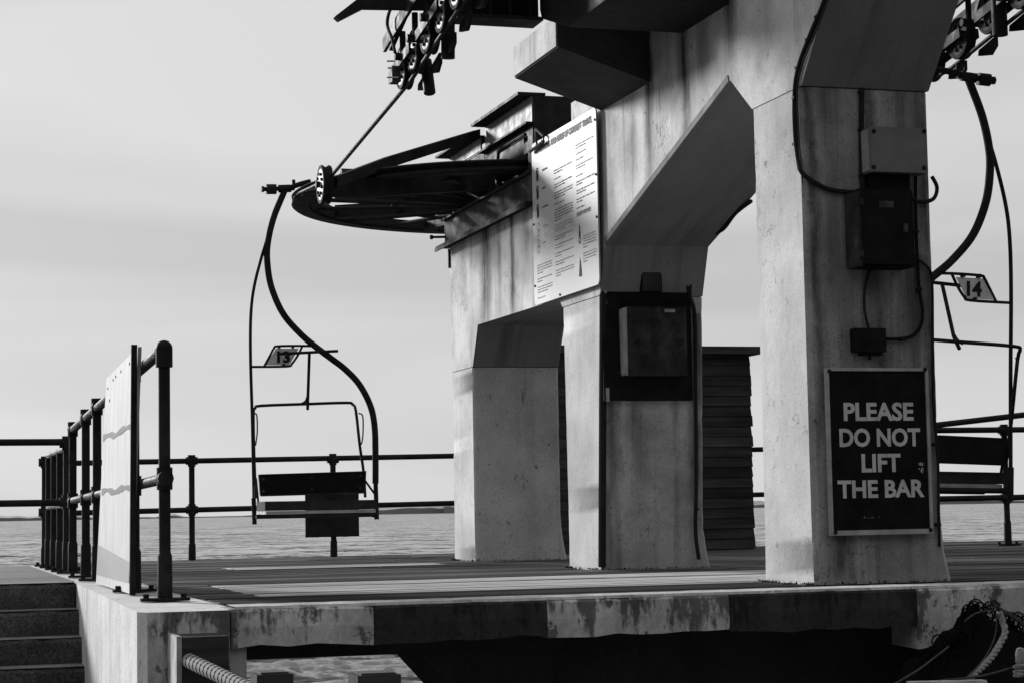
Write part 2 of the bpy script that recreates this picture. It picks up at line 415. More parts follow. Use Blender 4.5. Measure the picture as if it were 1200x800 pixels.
bm = bm_new(); box(bm, -20000, 20000, -3000, 21000, -4.2, -3.9)
struct(obj('open_sea', bm, 'sea'), 'open water around the pier')

bm = bm_new()
def coast(x0, x1, D, hs, seed):
    rn = random.Random(seed); n = 60; th0 = math.atan2(*P(x0, 600, Y=1000).xy); th1 = math.atan2(*P(x1, 600, Y=1000).xy)
    prev = None
    for i in range(n+1):
        t = i/n; th = th0+(th1-th0)*t; h = hs(t)*(.8+.4*rn.random())
        b = Vector((math.sin(th)*D, math.cos(th)*D, -3.3)); k = b.copy(); k.z = -3.2+max(.3, h)
        q = Vector((math.sin(th)*(D+900), math.cos(th)*(D+900), -3.3))
        m_ = Vector((math.sin(th)*(D+260), math.cos(th)*(D+260), -3.2+max(.4, h*1.15)))
        cur = [bm.verts.new(b), bm.verts.new(b+(k-b)*.7), bm.verts.new(m_), bm.verts.new(q)]
        if prev:
            for a in range(3): bm.faces.new((prev[a], cur[a], cur[a+1], prev[a+1]))
        prev = cur
coast(-120, 560, 5200, lambda t: 7+4*math.sin(t*9)+(14*max(0, t-.72)/.28)+(6 if .44 < t < .47 else 0), 1)
coast(520, 960, 5000, lambda t: 20-10*t+5*math.sin(t*7), 2)
coast(860, 1340, 5400, lambda t: 14-7*t+3*math.sin(t*14), 3)
struct(obj('coast', bm, 'coast', smooth=True), 'low strip of land along the horizon')

bm = bm_new(); prev = None; rn = random.Random(12)
for i in range(41):                                   # unseen hillside added behind the viewer to shade the pillar faces
    x = -130+300*i/40; row = []
    for k in range(9):
        t = k/8; row.append(bm.verts.new((x+rn.uniform(-2, 2), -22-36*t**1.3+rn.uniform(-2, 2)+.0016*(x-10)**2, -4+40*t**.8+rn.uniform(-1.5, 1.5))))
    row.append(bm.verts.new((x, -160, 40)))
    if prev:
        for k in range(9): bm.faces.new((prev[k], row[k], row[k+1], prev[k+1]))
    prev = row
struct(obj('shade_cliff', bm, 'shade_cliff'), 'unseen hillside added behind the viewer to hold the pillar faces in shade')
bm = bm_new(); box(bm, -12, 14, -14, 9.15, -1.75, -1.2)
struct(obj('quay', bm, 'quay'), 'lower quay in front of the raised deck')

# ------------------------------------------------------------------ pier deck: slab + boards
bm = bm_new()
box(bm, 1.62, 14.5, 10.24, 21.7, -.17, -.045)
for y in (12.5, 15, 17.5, 20): box(bm, 4.6, 14.5, y, y+.25, -.5, -.171)
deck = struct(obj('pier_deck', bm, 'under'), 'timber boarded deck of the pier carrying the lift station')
W = .140; G = .010; y = 10.252; rows = []
while y < 21.55:
    rows.append(y); y += W+G
plank_me = {}
def plank(x0, x1, y0, mat, dz):
    key = (round(x1-x0, 2), mat)
    if key not in plank_me:
        b = bm_new(); L = (x1-x0)/2; box(b, -L, L, -W/2, W/2, -.04, 0)
        bmesh.ops.bevel(b, geom=[e for e in b.edges if abs(e.verts[0].co.z) < .001 and abs(e.verts[1].co.z) < .001], offset=.005, segments=1, affect='EDGES')
        bmesh.ops.recalc_face_normals(b, faces=b.faces)
        me = bpy.data.meshes.new('plank'); b.to_mesh(me); b.free(); me.materials.append(M[mat]); plank_me[key] = me
    o = bpy.data.objects.new('plank', plank_me[key]); COL.objects.link(o); o.parent = deck
    o.location = ((x0+x1)/2, y0+W/2, dz); o.rotation_euler = (random.uniform(-.006, .006), random.uniform(-.0012, .0012), 0)
def inwall(yc): return None
for i, y0 in enumerate(rows):
    yc = y0+W/2
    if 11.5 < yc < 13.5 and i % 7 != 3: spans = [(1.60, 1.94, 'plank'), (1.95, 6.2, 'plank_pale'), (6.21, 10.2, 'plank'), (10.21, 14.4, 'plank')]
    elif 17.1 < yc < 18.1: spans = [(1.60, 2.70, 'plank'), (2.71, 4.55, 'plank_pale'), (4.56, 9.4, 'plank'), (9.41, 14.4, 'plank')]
    elif 13.7 < yc < 16.2 and i % 5 < 3: spans = [(1.60, 5.9, 'plank'), (5.91, 7.7, 'plank'), (7.71, 14.4, 'plank')]
    elif yc < 11.45: spans = [(1.60, 4.9, 'plank_dark'), (4.91, 9.2, 'plank_dark'), (9.21, 14.4, 'plank')]
    else:
        j = (3.9, 5.1, 4.5)[i % 3]
        spans = [(1.60, j, 'plank'), (j+.01, j+4.6, 'plank'), (j+4.61, 14.4, 'plank_dark' if i % 4 == 0 else 'plank')]
    for a, b_, mt in spans: plank(a, b_, y0, mt, random.uniform(-.007, .0))

# edge beam with painted bands
edge = thing('deck_edge_beam', 'cracked concrete edge beam painted in alternating white and black bands along deck front', 'edge beam', (5, 10, 0))
bands = [(1.54, 2.245, 'kerb_white', -.185), (2.245, 3.14, 'kerb_black', -.185), (3.14, 4.13, 'kerb_white', -.185), (4.13, 5.21, 'kerb_black', -.20), (5.21, 6.35, 'kerb_white', -.315), (6.35, 7.4, 'kerb_black', -.315), (7.4, 9.0, 'kerb_white', -.315)]
for a, b_, mt, zb in bands:
    bm = bm_new(); n = max(3, int((b_-a)/.12))
    rn = random.Random(int(a*100)); jag = [zb+rn.uniform(-.012, .012) for _ in range(n+1)]; top = [-.003+rn.uniform(-.004, .003) for _ in range(n+1)]
    prev = None
    for i in range(n+1):
        x = a+.0015+(b_-a-.003)*i/n; wob = rn.uniform(-.006, .006)
        cur = [bm.verts.new(p) for p in ((x, 9.935+wob, jag[i]), (x, 9.93+wob*.6, (jag[i]+top[i])/2), (x, 9.937+wob*.4, top[i]-.012), (x, 9.95, top[i]), (x, 10.24, -.001), (x, 10.24, zb))]
        if prev:
            for k in range(6): bm.faces.new((prev[k], cur[k], cur[(k+1) % 6], prev[(k+1) % 6]))
        else: bm.faces.new(cur)
        prev = cur
    bm.faces.new(prev[::-1])
    o = obj('painted_band', bm, mt, edge); o['label'] = ('white' if mt == 'kerb_white' else 'black')+' painted band of the edge beam'
bm = bm_new(); n = 90; prev = None; rn = random.Random(5)
for i in range(n+1):
    x = 1.56+7.4*i/n; e = 9.945+rn.uniform(0, .012)
    cur = [bm.verts.new(p) for p in ((x, e, -.004), (x, e+.006, .010), (x, 10.20+rn.uniform(-.02, .03), .011), (x, 10.236, .0))]
    if prev:
        for k in range(3): bm.faces.new((prev[k], cur[k], cur[k+1], prev[k+1]))
    prev = cur
obj('coping', bm, 'kerb_top', edge)

# retaining wall and corner pier to the left of the deck
wall = thing('retaining_wall', 'white limewashed retaining wall beside the concrete steps', 'wall', (1.3, 12, -1.2))
bm = bm_new()
prism(bm, [(1.10, 10.02), (1.14, 9.935), (1.535, 9.935), (1.535, 10.24), (1.58, 10.245), (1.58, 20.4), (1.22, 20.4), (1.20, 14.8)], 'z', -2.2, -.004)
obj('wall_body', bm, 'wall_white', wall, bevel=.02, faces=('kerb_white', lambda p: p.normal.y < -.5))
bm = bm_new(); box(bm, 1.541, 1.62, 9.97, 10.25, -1.2, -.19); obj('corner_pier', bm, 'paint_old', wall, bevel=.01)

# dark support below the deck
sup = thing('deck_support', 'dark concrete pier wall holding up the deck', 'support', (4, 11, -3))
bm = bm_new()
prism(bm, [(2.62, -.272), (2.9, -.58), (3.3, -3.3), (9.2, -3.3), (9.2, -.272)], 'y', 10.45, 11.3)
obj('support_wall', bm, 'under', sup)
bm = bm_new(); box(bm, 1.60, 9.2, 10.30, 10.7, -.271, -.172); obj('cross_beam', bm, 'under', sup)

# concrete steps going down to the quay
steps = thing('concrete_steps', 'dark worn concrete steps down from the landing', 'steps', (.2, 14, -1.2))
zt = [0, -.176, -.35, -.523, -.70, -.875, -1.05]
for k, z in enumerate(zt):
    bm = bm_new(); yf = 14.75-.3*k
    n = 60; rn = random.Random(k+3)
    prev = None
    for i in range(n+1):
        x = -2.6+3.79*i/n; w = rn.uniform(-.012, .012); dzz = rn.uniform(-.012, .002)
        cur = [bm.verts.new(p) for p in ((x, yf+w+.012, z-.176), (x, yf+w+.004, z-.03), (x, yf+w+.012, z+dzz-.004), (x, yf+.05, z), (x, yf+.306, z-.001), (x, yf+.306, z-.176))]
        if prev:
            for q in range(6): bm.faces.new((prev[q], cur[q], cur[(q+1) % 6], prev[(q+1) % 6]))
        else: bm.faces.new(cur)
        prev = cur
    bm.faces.new(prev[::-1])
    obj('step', bm, 'step', steps)
    bm = bm_new()
    box(bm, -2.6, 1.185, yf+.012, yf+.29, z+.0005, z+.004); obj('tread', bm, 'step_top', steps)
bm = bm_new(); box(bm, -4, 1.205, 15.056, 20.4, -.4, .003)
struct(obj('landing', bm, 'landing'), 'gritty concrete landing at the head of the steps')

# ------------------------------------------------------------------ concrete lift-station frame
XA, XB = 5.0, 5.82
fr = thing('lift_station', 'white painted concrete lift-station frame with three haunched pillars', 'station frame', (5.4, 14.6, 0))
def flare(bm_, y0, y1, amount=.05, h=.45):
    for v in bm_.verts:
        if v.co.z < h:
            t = (1-v.co.z/h)**2
            if v.co.x > 5.41: v.co.x += amount*t
            if v.co.y < (y0+y1)/2: v.co.y -= amount*.25*t
            else: v.co.y += amount*.3*t
def pillar(y0, y1, top, mat, y0t=None, y1t=None, near=None, bev=.018):
    bm_ = bm_new(); rn_ = random.Random(int(y0*7)); nz_ = int(top/.06); prev = None
    for q_ in range(nz_+1):
        z = -.02+(top+.02)*q_/nz_; t = max(0, z/top)
        a = y0+((y0t or y0)-y0)*t; b = y1+((y1t or y1)-y1)*t; c = bev
        jt = lambda: rn_.uniform(-.0015, .0015)+(rn_.uniform(.002, .007) if rn_.random() < .10 else 0)     # chipped arrises
        ring_ = []
        for (cx, cy, sx, sy) in ((XA, a, 1, 1), (XB, a, -1, 1), (XB, b, -1, -1), (XA, b, 1, -1)):
            k1, k2 = jt(), jt()
            p1 = (cx+sx*max(0, k1*.5), cy+sy*(c+k1), z); p2 = (cx+sx*(c+k2), cy+sy*max(0, k2*.5), z)
            ring_ += [p1, p2] if sx*sy > 0 else [p2, p1]
        cur = [bm_.verts.new(p) for p in ring_]
        if prev:
            for k in range(8): bm_.faces.new((prev[k], prev[(k+1) % 8], cur[(k+1) % 8], cur[k]))
        else: bm_.faces.new(cur[::-1])
        prev = cur
    bm_.faces.new(prev); flare(bm_, y0, y1)
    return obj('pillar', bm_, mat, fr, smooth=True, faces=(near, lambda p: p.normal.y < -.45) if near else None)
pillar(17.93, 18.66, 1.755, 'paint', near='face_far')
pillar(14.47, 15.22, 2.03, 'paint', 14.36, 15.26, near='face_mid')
pillar(10.745, 11.46, 2.868, 'paint_near', near='face_grimy_shade', bev=.03)
# the beam over openings, one outline in Y-Z, 6 mm joint above each pillar
outline = [(18.66, 1.761), (18.66, 2.95), (14.95, 2.95), (14.95, 3.60), (14.30, 3.605), (14.30, 3.98), (11.75, 3.98), (11.75, 5.2), (8.6, 5.2), (8.9, 4.96),
           (10.735, 2.874), (11.455, 2.874), (11.78, 3.12), (14.22, 2.395), (14.36, 2.036), (15.262, 2.036), (15.36, 2.11), (17.73, 2.125), (17.925, 1.761)]
bm = bm_new(); prism(bm, outline, 'x', XA, XB)
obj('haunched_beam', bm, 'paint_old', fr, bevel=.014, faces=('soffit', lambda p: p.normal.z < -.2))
for (a, b_, z) in ((17.945, 18.645, 1.758), (14.38, 15.24, 2.033), (10.76, 11.44, 2.871)):
    bm = bm_new(); box(bm, XA+.012, XB-.012, a, b_, z-.006, z+.006); obj('joint', bm, 'joint', fr)
for (y0, y1) in ((17.93, 18.66), (14.47, 15.22), (10.745, 11.46)):          # tufts of weed rooted at each foot
    bm = bm_new(); rn = random.Random(int(y0*10))
    for _ in range(170):
        if rn.random() < .55: p = Vector((XA-.012-rn.random()*.02, rn.choice((rn.uniform(y0, y1), rn.gauss(y0+.05, .05), rn.gauss(y1-.06, .06))), 0))
        else: p = Vector((rn.uniform(XA, XB+.05), y0-.018-rn.random()*.02, 0))
        h = rn.uniform(.004, .022); w = rn.uniform(.003, .009); d_ = Vector((rn.uniform(-1, 1), rn.uniform(-1, 1), 0))*w
        bm.faces.new([bm.verts.new(q_) for q_ in (p-d_, p+d_, p+Vector((rn.uniform(-.02, .02), rn.uniform(-.02, .02), h)))])
    obj('weed_tuft', bm, 'weed', fr)['kind'] = 'stuff'
# concrete bracket reaching out to the bullwheel side
bm = bm_new()
prism(bm, [(XA+.01, 3.40), (XA+.01, 3.86), (4.36, 3.86), (4.34, 3.83), (4.33, 3.62)], 'y', 13.2, 14.24)
obj('bracket', bm, 'bare_shade', fr, bevel=.008)
bm = bm_new(); box(bm, 4.318, 4.331, 13.215, 14.225, 3.63, 3.845); obj('bracket_end', bm, 'paint_bracket', fr, bevel=.004)  # pale plate gives the bracket its lit end
# dark drip edge along the haunch
bm = bm_new()
a = Vector((0, 14.215, 2.40)); b_ = Vector((0, 11.80, 3.118)); n_ = Vector((0, .285, .958))
vs4 = [a, b_, b_+n_*.045, a+n_*.045]
prism(bm, [(p.y, p.z) for p in vs4], 'x', XA-.006, XA+.05)
obj('drip_edge', bm, 'bare', fr)

# ------------------------------------------------------------------ steel cross-arm overhead
arm = thing('steel_cross_arm', 'black steel cross-arm carrying the sheaves, resting on the concrete bracket', 'cross-arm', (4.4, 12.7, 3.7))
bm = bm_new(); prism(bm, [(11.76, 3.607), (12.575, 3.607), (13.15, 3.80), (13.19, 3.87), (13.19, 4.0), (11.76, 4.0)], 'x', 4.2, 4.998); obj('arm_root', bm, 'black', arm, bevel=.006)
bm = bm_new()
box(bm, 3.62, 4.195, 13.10, 13.34, 3.775, 3.80); box(bm, 3.62, 4.195, 13.21, 13.23, 3.80, 4.05); box(bm, 3.62, 4.195, 13.10, 13.34, 4.05, 4.075)
obj('arm_beam', bm, 'black', arm)
for k in range(4):
    bm = bm_new(); x = 3.68+.14*k; box(bm, x, x+.012, 13.11, 13.209, 3.801, 4.049); obj('stiffener', bm, 'black', arm)
bm = bm_new(); prism(bm, [(2.80, 3.79), (2.83, 3.765), (3.0, 3.86), (3.62, 3.885), (3.62, 3.95), (2.97, 3.93)], 'y', 13.345, 13.42); obj('arm_tip', bm, 'black', arm)
bm = bm_new(); box(bm, 3.6, 7.7, 12.2, 12.8, 4.30, 4.6); obj('arm_top_beam', bm, 'black', arm, bevel=.006)

# ------------------------------------------------------------------ bullwheel and its carriage
WC = Vector((5.41, 18.1, 3.32)); WR = 2.0
bw_ = thing('bullwheel', 'large black horizontal bullwheel on top of the far pillar', 'bullwheel', WC)
bm = bm_new()
disc(bm, WC, 'z', [(WR-.16, -.045), (WR-.02, -.05), (WR, -.035), (WR-.05, .0), (WR, .035), (WR-.02, .05), (WR-.16, .045), (WR-.16, -.045)], 96)
obj('rim', bm, 'black', bw_, smooth=True)
bm = bm_new(); disc(bm, WC, 'z', [(WR-.30, -.03), (WR-.16, -.03), (WR-.16, .03), (WR-.30, .03), (WR-.30, -.03)], 96); obj('rim_plate', bm, 'black', bw_, smooth=True)
for k in range(8):
    th = 2*math.pi*k/8+.2; d = Vector((math.cos(th), math.sin(th), 0)); s_ = Vector((-d.y, d.x, 0))
    bm = bm_new(); A = WC+d*.25; B = WC+d*(WR-.28)
    for dz, hw, hh in ((0, .012, .06), (-.06, .05, .008)):
        vs_ = []
        for p in (A, B):
            for a_, b2 in ((-1, -1), (1, -1), (1, 1), (-1, 1)): vs_.append(bm.verts.new(p+s_*hw*a_+Vector((0, 0, dz+hh*b2))))
        for f in ((0,1,2,3),(7,6,5,4),(0,4,5,1),(1,5,6,2),(2,6,7,3),(3,7,4,0)): bm.faces.new([vs_[i] for i in f])
    obj('spoke', bm, 'black', bw_)
for k in range(8):
    th = 2*math.pi*(k+.5)/8+.2; d = Vector((math.cos(th), math.sin(th), 0))
    for da in (-.16, .16):
        e = Vector((math.cos(th+da), math.sin(th+da), 0)); bm = bm_new(); tube(bm, [WC+d*.28+Vector((0, 0, -.05)), WC+e*(WR-.2)+Vector((0, 0, -.03))], .020, 8); obj('tie_rod', bm, 'black', bw_, smooth=True)
bm = bm_new(); disc(bm, WC, 'z', [(1.02, -.045), (1.08, -.045), (1.08, -.02), (1.02, -.02), (1.02, -.045)], 64); obj('inner_ring', bm, 'black', bw_, smooth=True)
bm = bm_new(); cyl(bm, WC, 'z', .3, -.09, .09, 32); cyl(bm, WC, 'z', .16, -.36, .3, 24); obj('hub', bm, 'black', bw_, smooth=True)

car = thing('bullwheel_carriage', 'black steel carriage frame bolted on top of the concrete beam', 'steel frame', (5.4, 16.8, 2.95))
def steel(name, mat, *boxes, bevel=0, parent=car):
    b = bm_new()
    for q in boxes: box(b, *q)
    return obj(name, b, mat, parent)
# channel lying along the wall top, flange overhanging at the bottom
steel('channel', 'steel', (4.965, 4.985, 15.90, 18.72, 2.97, 3.20))
steel('channel_flange', 'black', (4.90, 5.03, 15.88, 18.82, 2.952, 2.969)); steel('channel_lip', 'black', (4.89, 4.905, 15.88, 18.82, 2.92, 2.951))
steel('channel_flange', 'black', (4.93, 5.06, 15.90, 18.72, 3.201, 3.219))
steel('channel', 'steel', (5.84, 5.86, 15.90, 18.72, 2.97, 3.20))
# upright panel with a window cut-out
bm = bm_new()
box(bm, 4.99, 5.005, 15.93, 16.07, 3.22, 3.62); box(bm, 4.99, 5.005, 16.98, 17.36, 3.22, 3.62); box(bm, 4.99, 5.005, 16.07, 16.98, 3.55, 3.62); box(bm, 4.99, 5.005, 16.07, 16.98, 3.22, 3.27)
obj('window_plate', bm, 'black', car)
steel('back_plate', 'black', (5.30, 5.32, 15.93, 18.4, 3.22, 3.82))
steel('end_plate', 'black', (5.0, 5.86, 15.90, 15.925, 3.22, 3.85))
# window edge angle, catching light
bm = bm_new(); tube(bm, smooth_path([(4.985, 16.13, 3.57), (4.985, 16.80, 3.57), (4.985, 16.93, 3.53), (4.985, 16.955, 3.28)], 5), .014, 6); obj('edge_angle', bm, 'steel', car)
# upper I-beam: wide top flange, light web
steel('beam_flange', 'black', (4.86, 5.10, 15.91, 17.36, 3.855, 3.88)); steel('beam_web', 'web', (4.985, 5.0, 15.93, 17.34, 3.64, 3.854)); steel('beam_foot', 'black', (4.93, 5.06, 15.93, 17.40, 3.622, 3.639))
steel('beam_flange', 'black', (4.84, 5.08, 17.42, 18.56, 3.775, 3.795)); steel('beam_web', 'web', (4.965, 4.98, 17.42, 18.5, 3.66, 3.774)); steel('beam_side', 'black', (4.985, 5.01, 17.37, 18.5, 3.22, 3.657))
steel('side_plate', 'black', (5.70, 5.72, 15.93, 18.6, 3.40, 3.85))
steel('top_plate', 'black', (5.11, 5.86, 15.93, 17.36, 3.84, 3.86))
for yy in (16.2, 17.6): steel('axle_beam', 'black', (5.03, 5.69, yy, yy+.12, 3.43, 3.60))
# outrigger holding the guide pulley: slender diagonal arm over a deep horizontal one
def bar(bm_, A, B, w, ha, hb_):
    A = Vector(A); B = Vector(B); d_ = (B-A); sd_ = Vector((d_.y, -d_.x, 0)).normalized()*w/2; r_ = []
    for p, h in ((A, ha), (B, hb_)):
        r_.append([bm_.verts.new(p+sd_*a_+Vector((0, 0, b2*h/2))) for a_, b2 in ((-1, -1), (1, -1), (1, 1), (-1, 1))])
    bm_.faces.new(r_[0]); bm_.faces.new(r_[1][::-1])
    for k in range(4): bm_.faces.new((r_[0][k], r_[1][k], r_[1][(k+1) % 4], r_[0][(k+1) % 4]))
bm = bm_new(); bar(bm, (3.47, 16.68, 3.21), (4.0, 16.95, 3.44), .10, .09, .10); bar(bm, (4.0, 16.95, 3.44), (4.93, 17.42, 3.80), .10, .10, .085); obj('outrigger', bm, 'black', car)
bm = bm_new(); prism(bm, [(3.47, 3.13), (3.47, 3.24), (3.62, 3.30), (4.0, 3.40), (4.95, 3.43), (4.95, 3.23), (4.2, 3.17), (3.8, 3.13)], 'y', 16.92, 17.0); obj('outrigger', bm, 'black', car)
bm = bm_new(); cyl(bm, (3.66, 16.95, 3.33), 'x', .045, -.07, .16, 16); obj('counterweight', bm, 'steel', car)
bm = bm_new(); tube(bm, [(3.38, 16.70, 3.19), (3.56, 16.75, 3.2)], .022, 10); obj('pulley_axle', bm, 'black', car)
bm = bm_new(); tube(bm, [(4.84, 18.74, 3.05), (4.965, 18.70, 3.05)], .012, 8); cyl(bm, (4.84, 18.74, 3.05), 'x', .022, -.012, .012, 8); obj('bolt', bm, 'black', car)
bm = bm_new(); tube(bm, [(4.995, 18.668, 2.93), (4.995, 18.668, 2.75)], .015, 6); obj('strap', bm, 'black', car)
# thin bracket beside the notice
bm = bm_new(); pz = [P(629, 152, X=4.94), P(631, 170, X=4.94), P(637, 163, X=4.94), P(636, 160, X=4.94)]
tube(bm, [P(628.5, 152, X=4.93), P(629, 172, X=4.93), P(637, 166, X=4.93), P(637, 160, X=4.93)], .012, 6, closed=True); tube(bm, [P(621, 178, X=4.93), P(637, 166, X=4.93)], .014, 6); obj('wire_bracket', bm, 'steel', car)

# guide pulley
def sheave(name, c, r, parent, w=.05, face='sheave'):
    """grooved rubber-lined wheel on an x axis, drilled alloy disc towards -x"""
    s_ = bpy.data.objects.new(name, None); COL.objects.link(s_); s_.location = c
    if parent: s_.parent = parent; s_.matrix_parent_inverse = parent.matrix_basis.inverted()
    b = bm_new(); disc(b, c, 'x', [(r*.80, -w*.7), (r*.97, -w*.7), (r, -w*.5), (r*.9, -w*.1), (r*.9, w*.1), (r, w*.5), (r*.97, w*.7), (r*.80, w*.7), (r*.80, -w*.7)], 36); obj('tyre', b, 'rubber', s_, smooth=True)
    b = bm_new(); R_ = disc(b, c, 'x', [(r*.80, -w*.66), (.03, -w*.75)], 36); b.faces.new(R_[1]); obj('disc', b, face, s_)
    b = bm_new(); R_ = disc(b, c, 'x', [(r*.80, w*.60), (.02, w*.62)], 24); b.faces.new(R_[1]); obj('disc', b, 'black', s_)
    b = bm_new()
    for k in range(9):
        th = 2*math.pi*k/9; cc = Vector(c)+Vector((-w*.735, math.cos(th)*r*.55, math.sin(th)*r*.55)); cyl(b, cc, 'x', r*.085, -.012, .012, 10)
    obj('lightening_hole', b, 'rubber', s_)
    b = bm_new(); cyl(b, c, 'x', r*.16, -w*1.3, w*1.3, 14); obj('hub', b, 'black', s_, smooth=True)
    return s_
gp = sheave('guide_pulley', Vector((3.40, 16.70, 3.19)), .165, None, .06)
tag(gp, 'small guide pulley with pale drilled disc beside the bullwheel rim', 'pulley')

# ------------------------------------------------------------------ haul rope
RX, RX2 = 3.43, 7.44
left_rope = [(RX, 6.5, 4.65), (RX, 12.33, 3.685), (RX, 13.8, 3.47), (RX, 16.7, 3.235)]
arc = [WC+Vector((math.cos(t)*(WR-.02), math.sin(t)*(WR-.02), 0)) for t in [math.pi*(1.02-1.04*k/40) for k in range(41)]]
right_rope = [(RX2-.03, 16.0, 3.42), (RX2, 13.36, 3.649), (RX2, 12.33, 3.835), (RX2, 6.5, 4.95)]
bm = bm_new(); tube(bm, [Vector(p) for p in left_rope]+arc+[Vector(p) for p in right_rope], .016, 10)
tag(obj('haul_rope', bm, 'rope_steel', smooth=True), 'dark steel haul rope running down to the bullwheel', 'rope')

# ------------------------------------------------------------------ sheave trains
def sheave_train(name, label, X, pts, face='sheave'):
    t = thing(name, label, 'sheave train', (X, pts[2][0], pts[2][1]), 'sheave trains holding down the haul rope')
    r = .155
    for (yy, zz) in pts: sheave('sheave', Vector((X, yy, zz+r*.92)), r, t, .055, face)
    n = len(pts)
    for i in range(0, n-1, 2):                               # rocker plates between pairs
        A, B = pts[i], pts[i+1]
        for dx in (-.075, .07):
            b = bm_new(); d = Vector((0, B[0]-A[0], B[1]-A[1])); q = Vector((0, -d.z, d.y)).normalized()*.035
            a0 = Vector((X+dx, A[0], A[1]+r*.92))-d*.25; b0 = Vector((X+dx, B[0], B[1]+r*.92))+d*.25
            prism(b, [(p.y, p.z) for p in (a0-q, b0-q, b0+q, a0+q)], 'x', X+dx-.008, X+dx+.008); obj('rocker_plate', b, 'black', t)
    A, B = Vector((0, *pts[0])), Vector((0, *pts[-1])); d = (B-A).normalized(); q = Vector((0, -d.z, d.y))
    if q.z < 0: q = -q
    for dx, w_ in ((-.13, .05), (.10, .06)):
        b = bm_new(); a0 = A+q*.33-d*.05; b0 = B+q*.33+d*.1
        prism(b, [(p.y, p.z) for p in (a0-q*w_, b0-q*w_, b0+q*w_, a0+q*w_)], 'x', X+dx-.012, X+dx+.012); obj('main_rocker', b, 'black', t)
    for k in range(n-1):                                      # pins and clamps
        p = Vector((X, (pts[k][0]+pts[k+1][0])/2, (pts[k][1]+pts[k+1][1])/2+r*.92)); b = bm_new(); tube(b, [p+Vector((-.12, 0, .02)), p+Vector((.11, 0, .02))], .028, 10); tube(b, [p+Vector((-.06, 0, .02)), p+Vector((-.06, 0, .2))], .022, 8); obj('pivot', b, 'black', t)
        b = bm_new(); p2 = p+Vector((.085, 0, -.13)); prism(b, [(p2.y-.13, p2.z+.03), (p2.y+.11, p2.z-.02), (p2.y+.12, p2.z-.06), (p2.y-.05, p2.z-.09), (p2.y-.13, p2.z-.04)], 'x', p2.x-.012, p2.x+.012); obj('rope_catcher', b, 'black', t)
    return t
LP = [(13.95, 3.45), (13.60, 3.49), (13.23, 3.545), (12.84, 3.60), (12.45, 3.66), (12.05, 3.72)]
st = sheave_train('sheave_train', 'row of drilled sheaves over the rope beside the bullwheel', RX, LP)
bm = bm_new(); p = P(462, 88, X=3.30); box(bm, p.x-.02, p.x+.04, p.y-.02, p.y+.09, p.z-.05, p.z+.06); obj('switch_box', bm, 'steel', st, bevel=.008)
bm = bm_new()
for (a, b2) in (((454, 72), (462, 72)), ((455, 80), (464, 80)), ((454, 91), (468, 91))): tube(bm, [P(*a, X=3.27), P(*b2, X=3.3)], .006, 6)
obj('rod', bm, 'black', st)
for (a, b2, r_) in (((499, 72), (503.5, 109), .042), ((525, 22), (525, 69), .047)):
    bm = bm_new(); tube(bm, [P(*a, X=3.52), P(*b2, X=3.52)], r_, 16); obj('guide_tube', bm, 'black', st, smooth=True)
bm = bm_new(); tube(bm, smooth_path([P(463, 2, X=3.25), P(456, 15, X=3.25), P(454, 30, X=3.25), P(459, 45, X=3.25), P(463, 62, X=3.25)], 6), .012, 8); obj('cable', bm, 'cable', st, smooth=True)
bm = bm_new(); prism(bm, [(12.4, 3.98), (12.4, 4.1), (13.4, 3.98), (13.9, 3.78), (13.9, 3.70), (13.3, 3.88)], 'x', 3.30, 3.33); obj('hanger_plate', bm, 'black', st)
RP = [(13.66, 3.62), (13.20, 3.69), (12.76, 3.775), (12.32, 3.85), (11.9, 3.93)]
st2 = sheave_train('sheave_train', 'row of sheaves above the rope behind the sign pillar', RX2, RP, 'steel')  # discs darkened here to stand for the wall's shade
bm = bm_new(); tube(bm, [P(1170, -6, X=7.40), P(1172, 42, X=7.40)], .055, 16); obj('guide_tube', bm, 'black', st2, smooth=True)

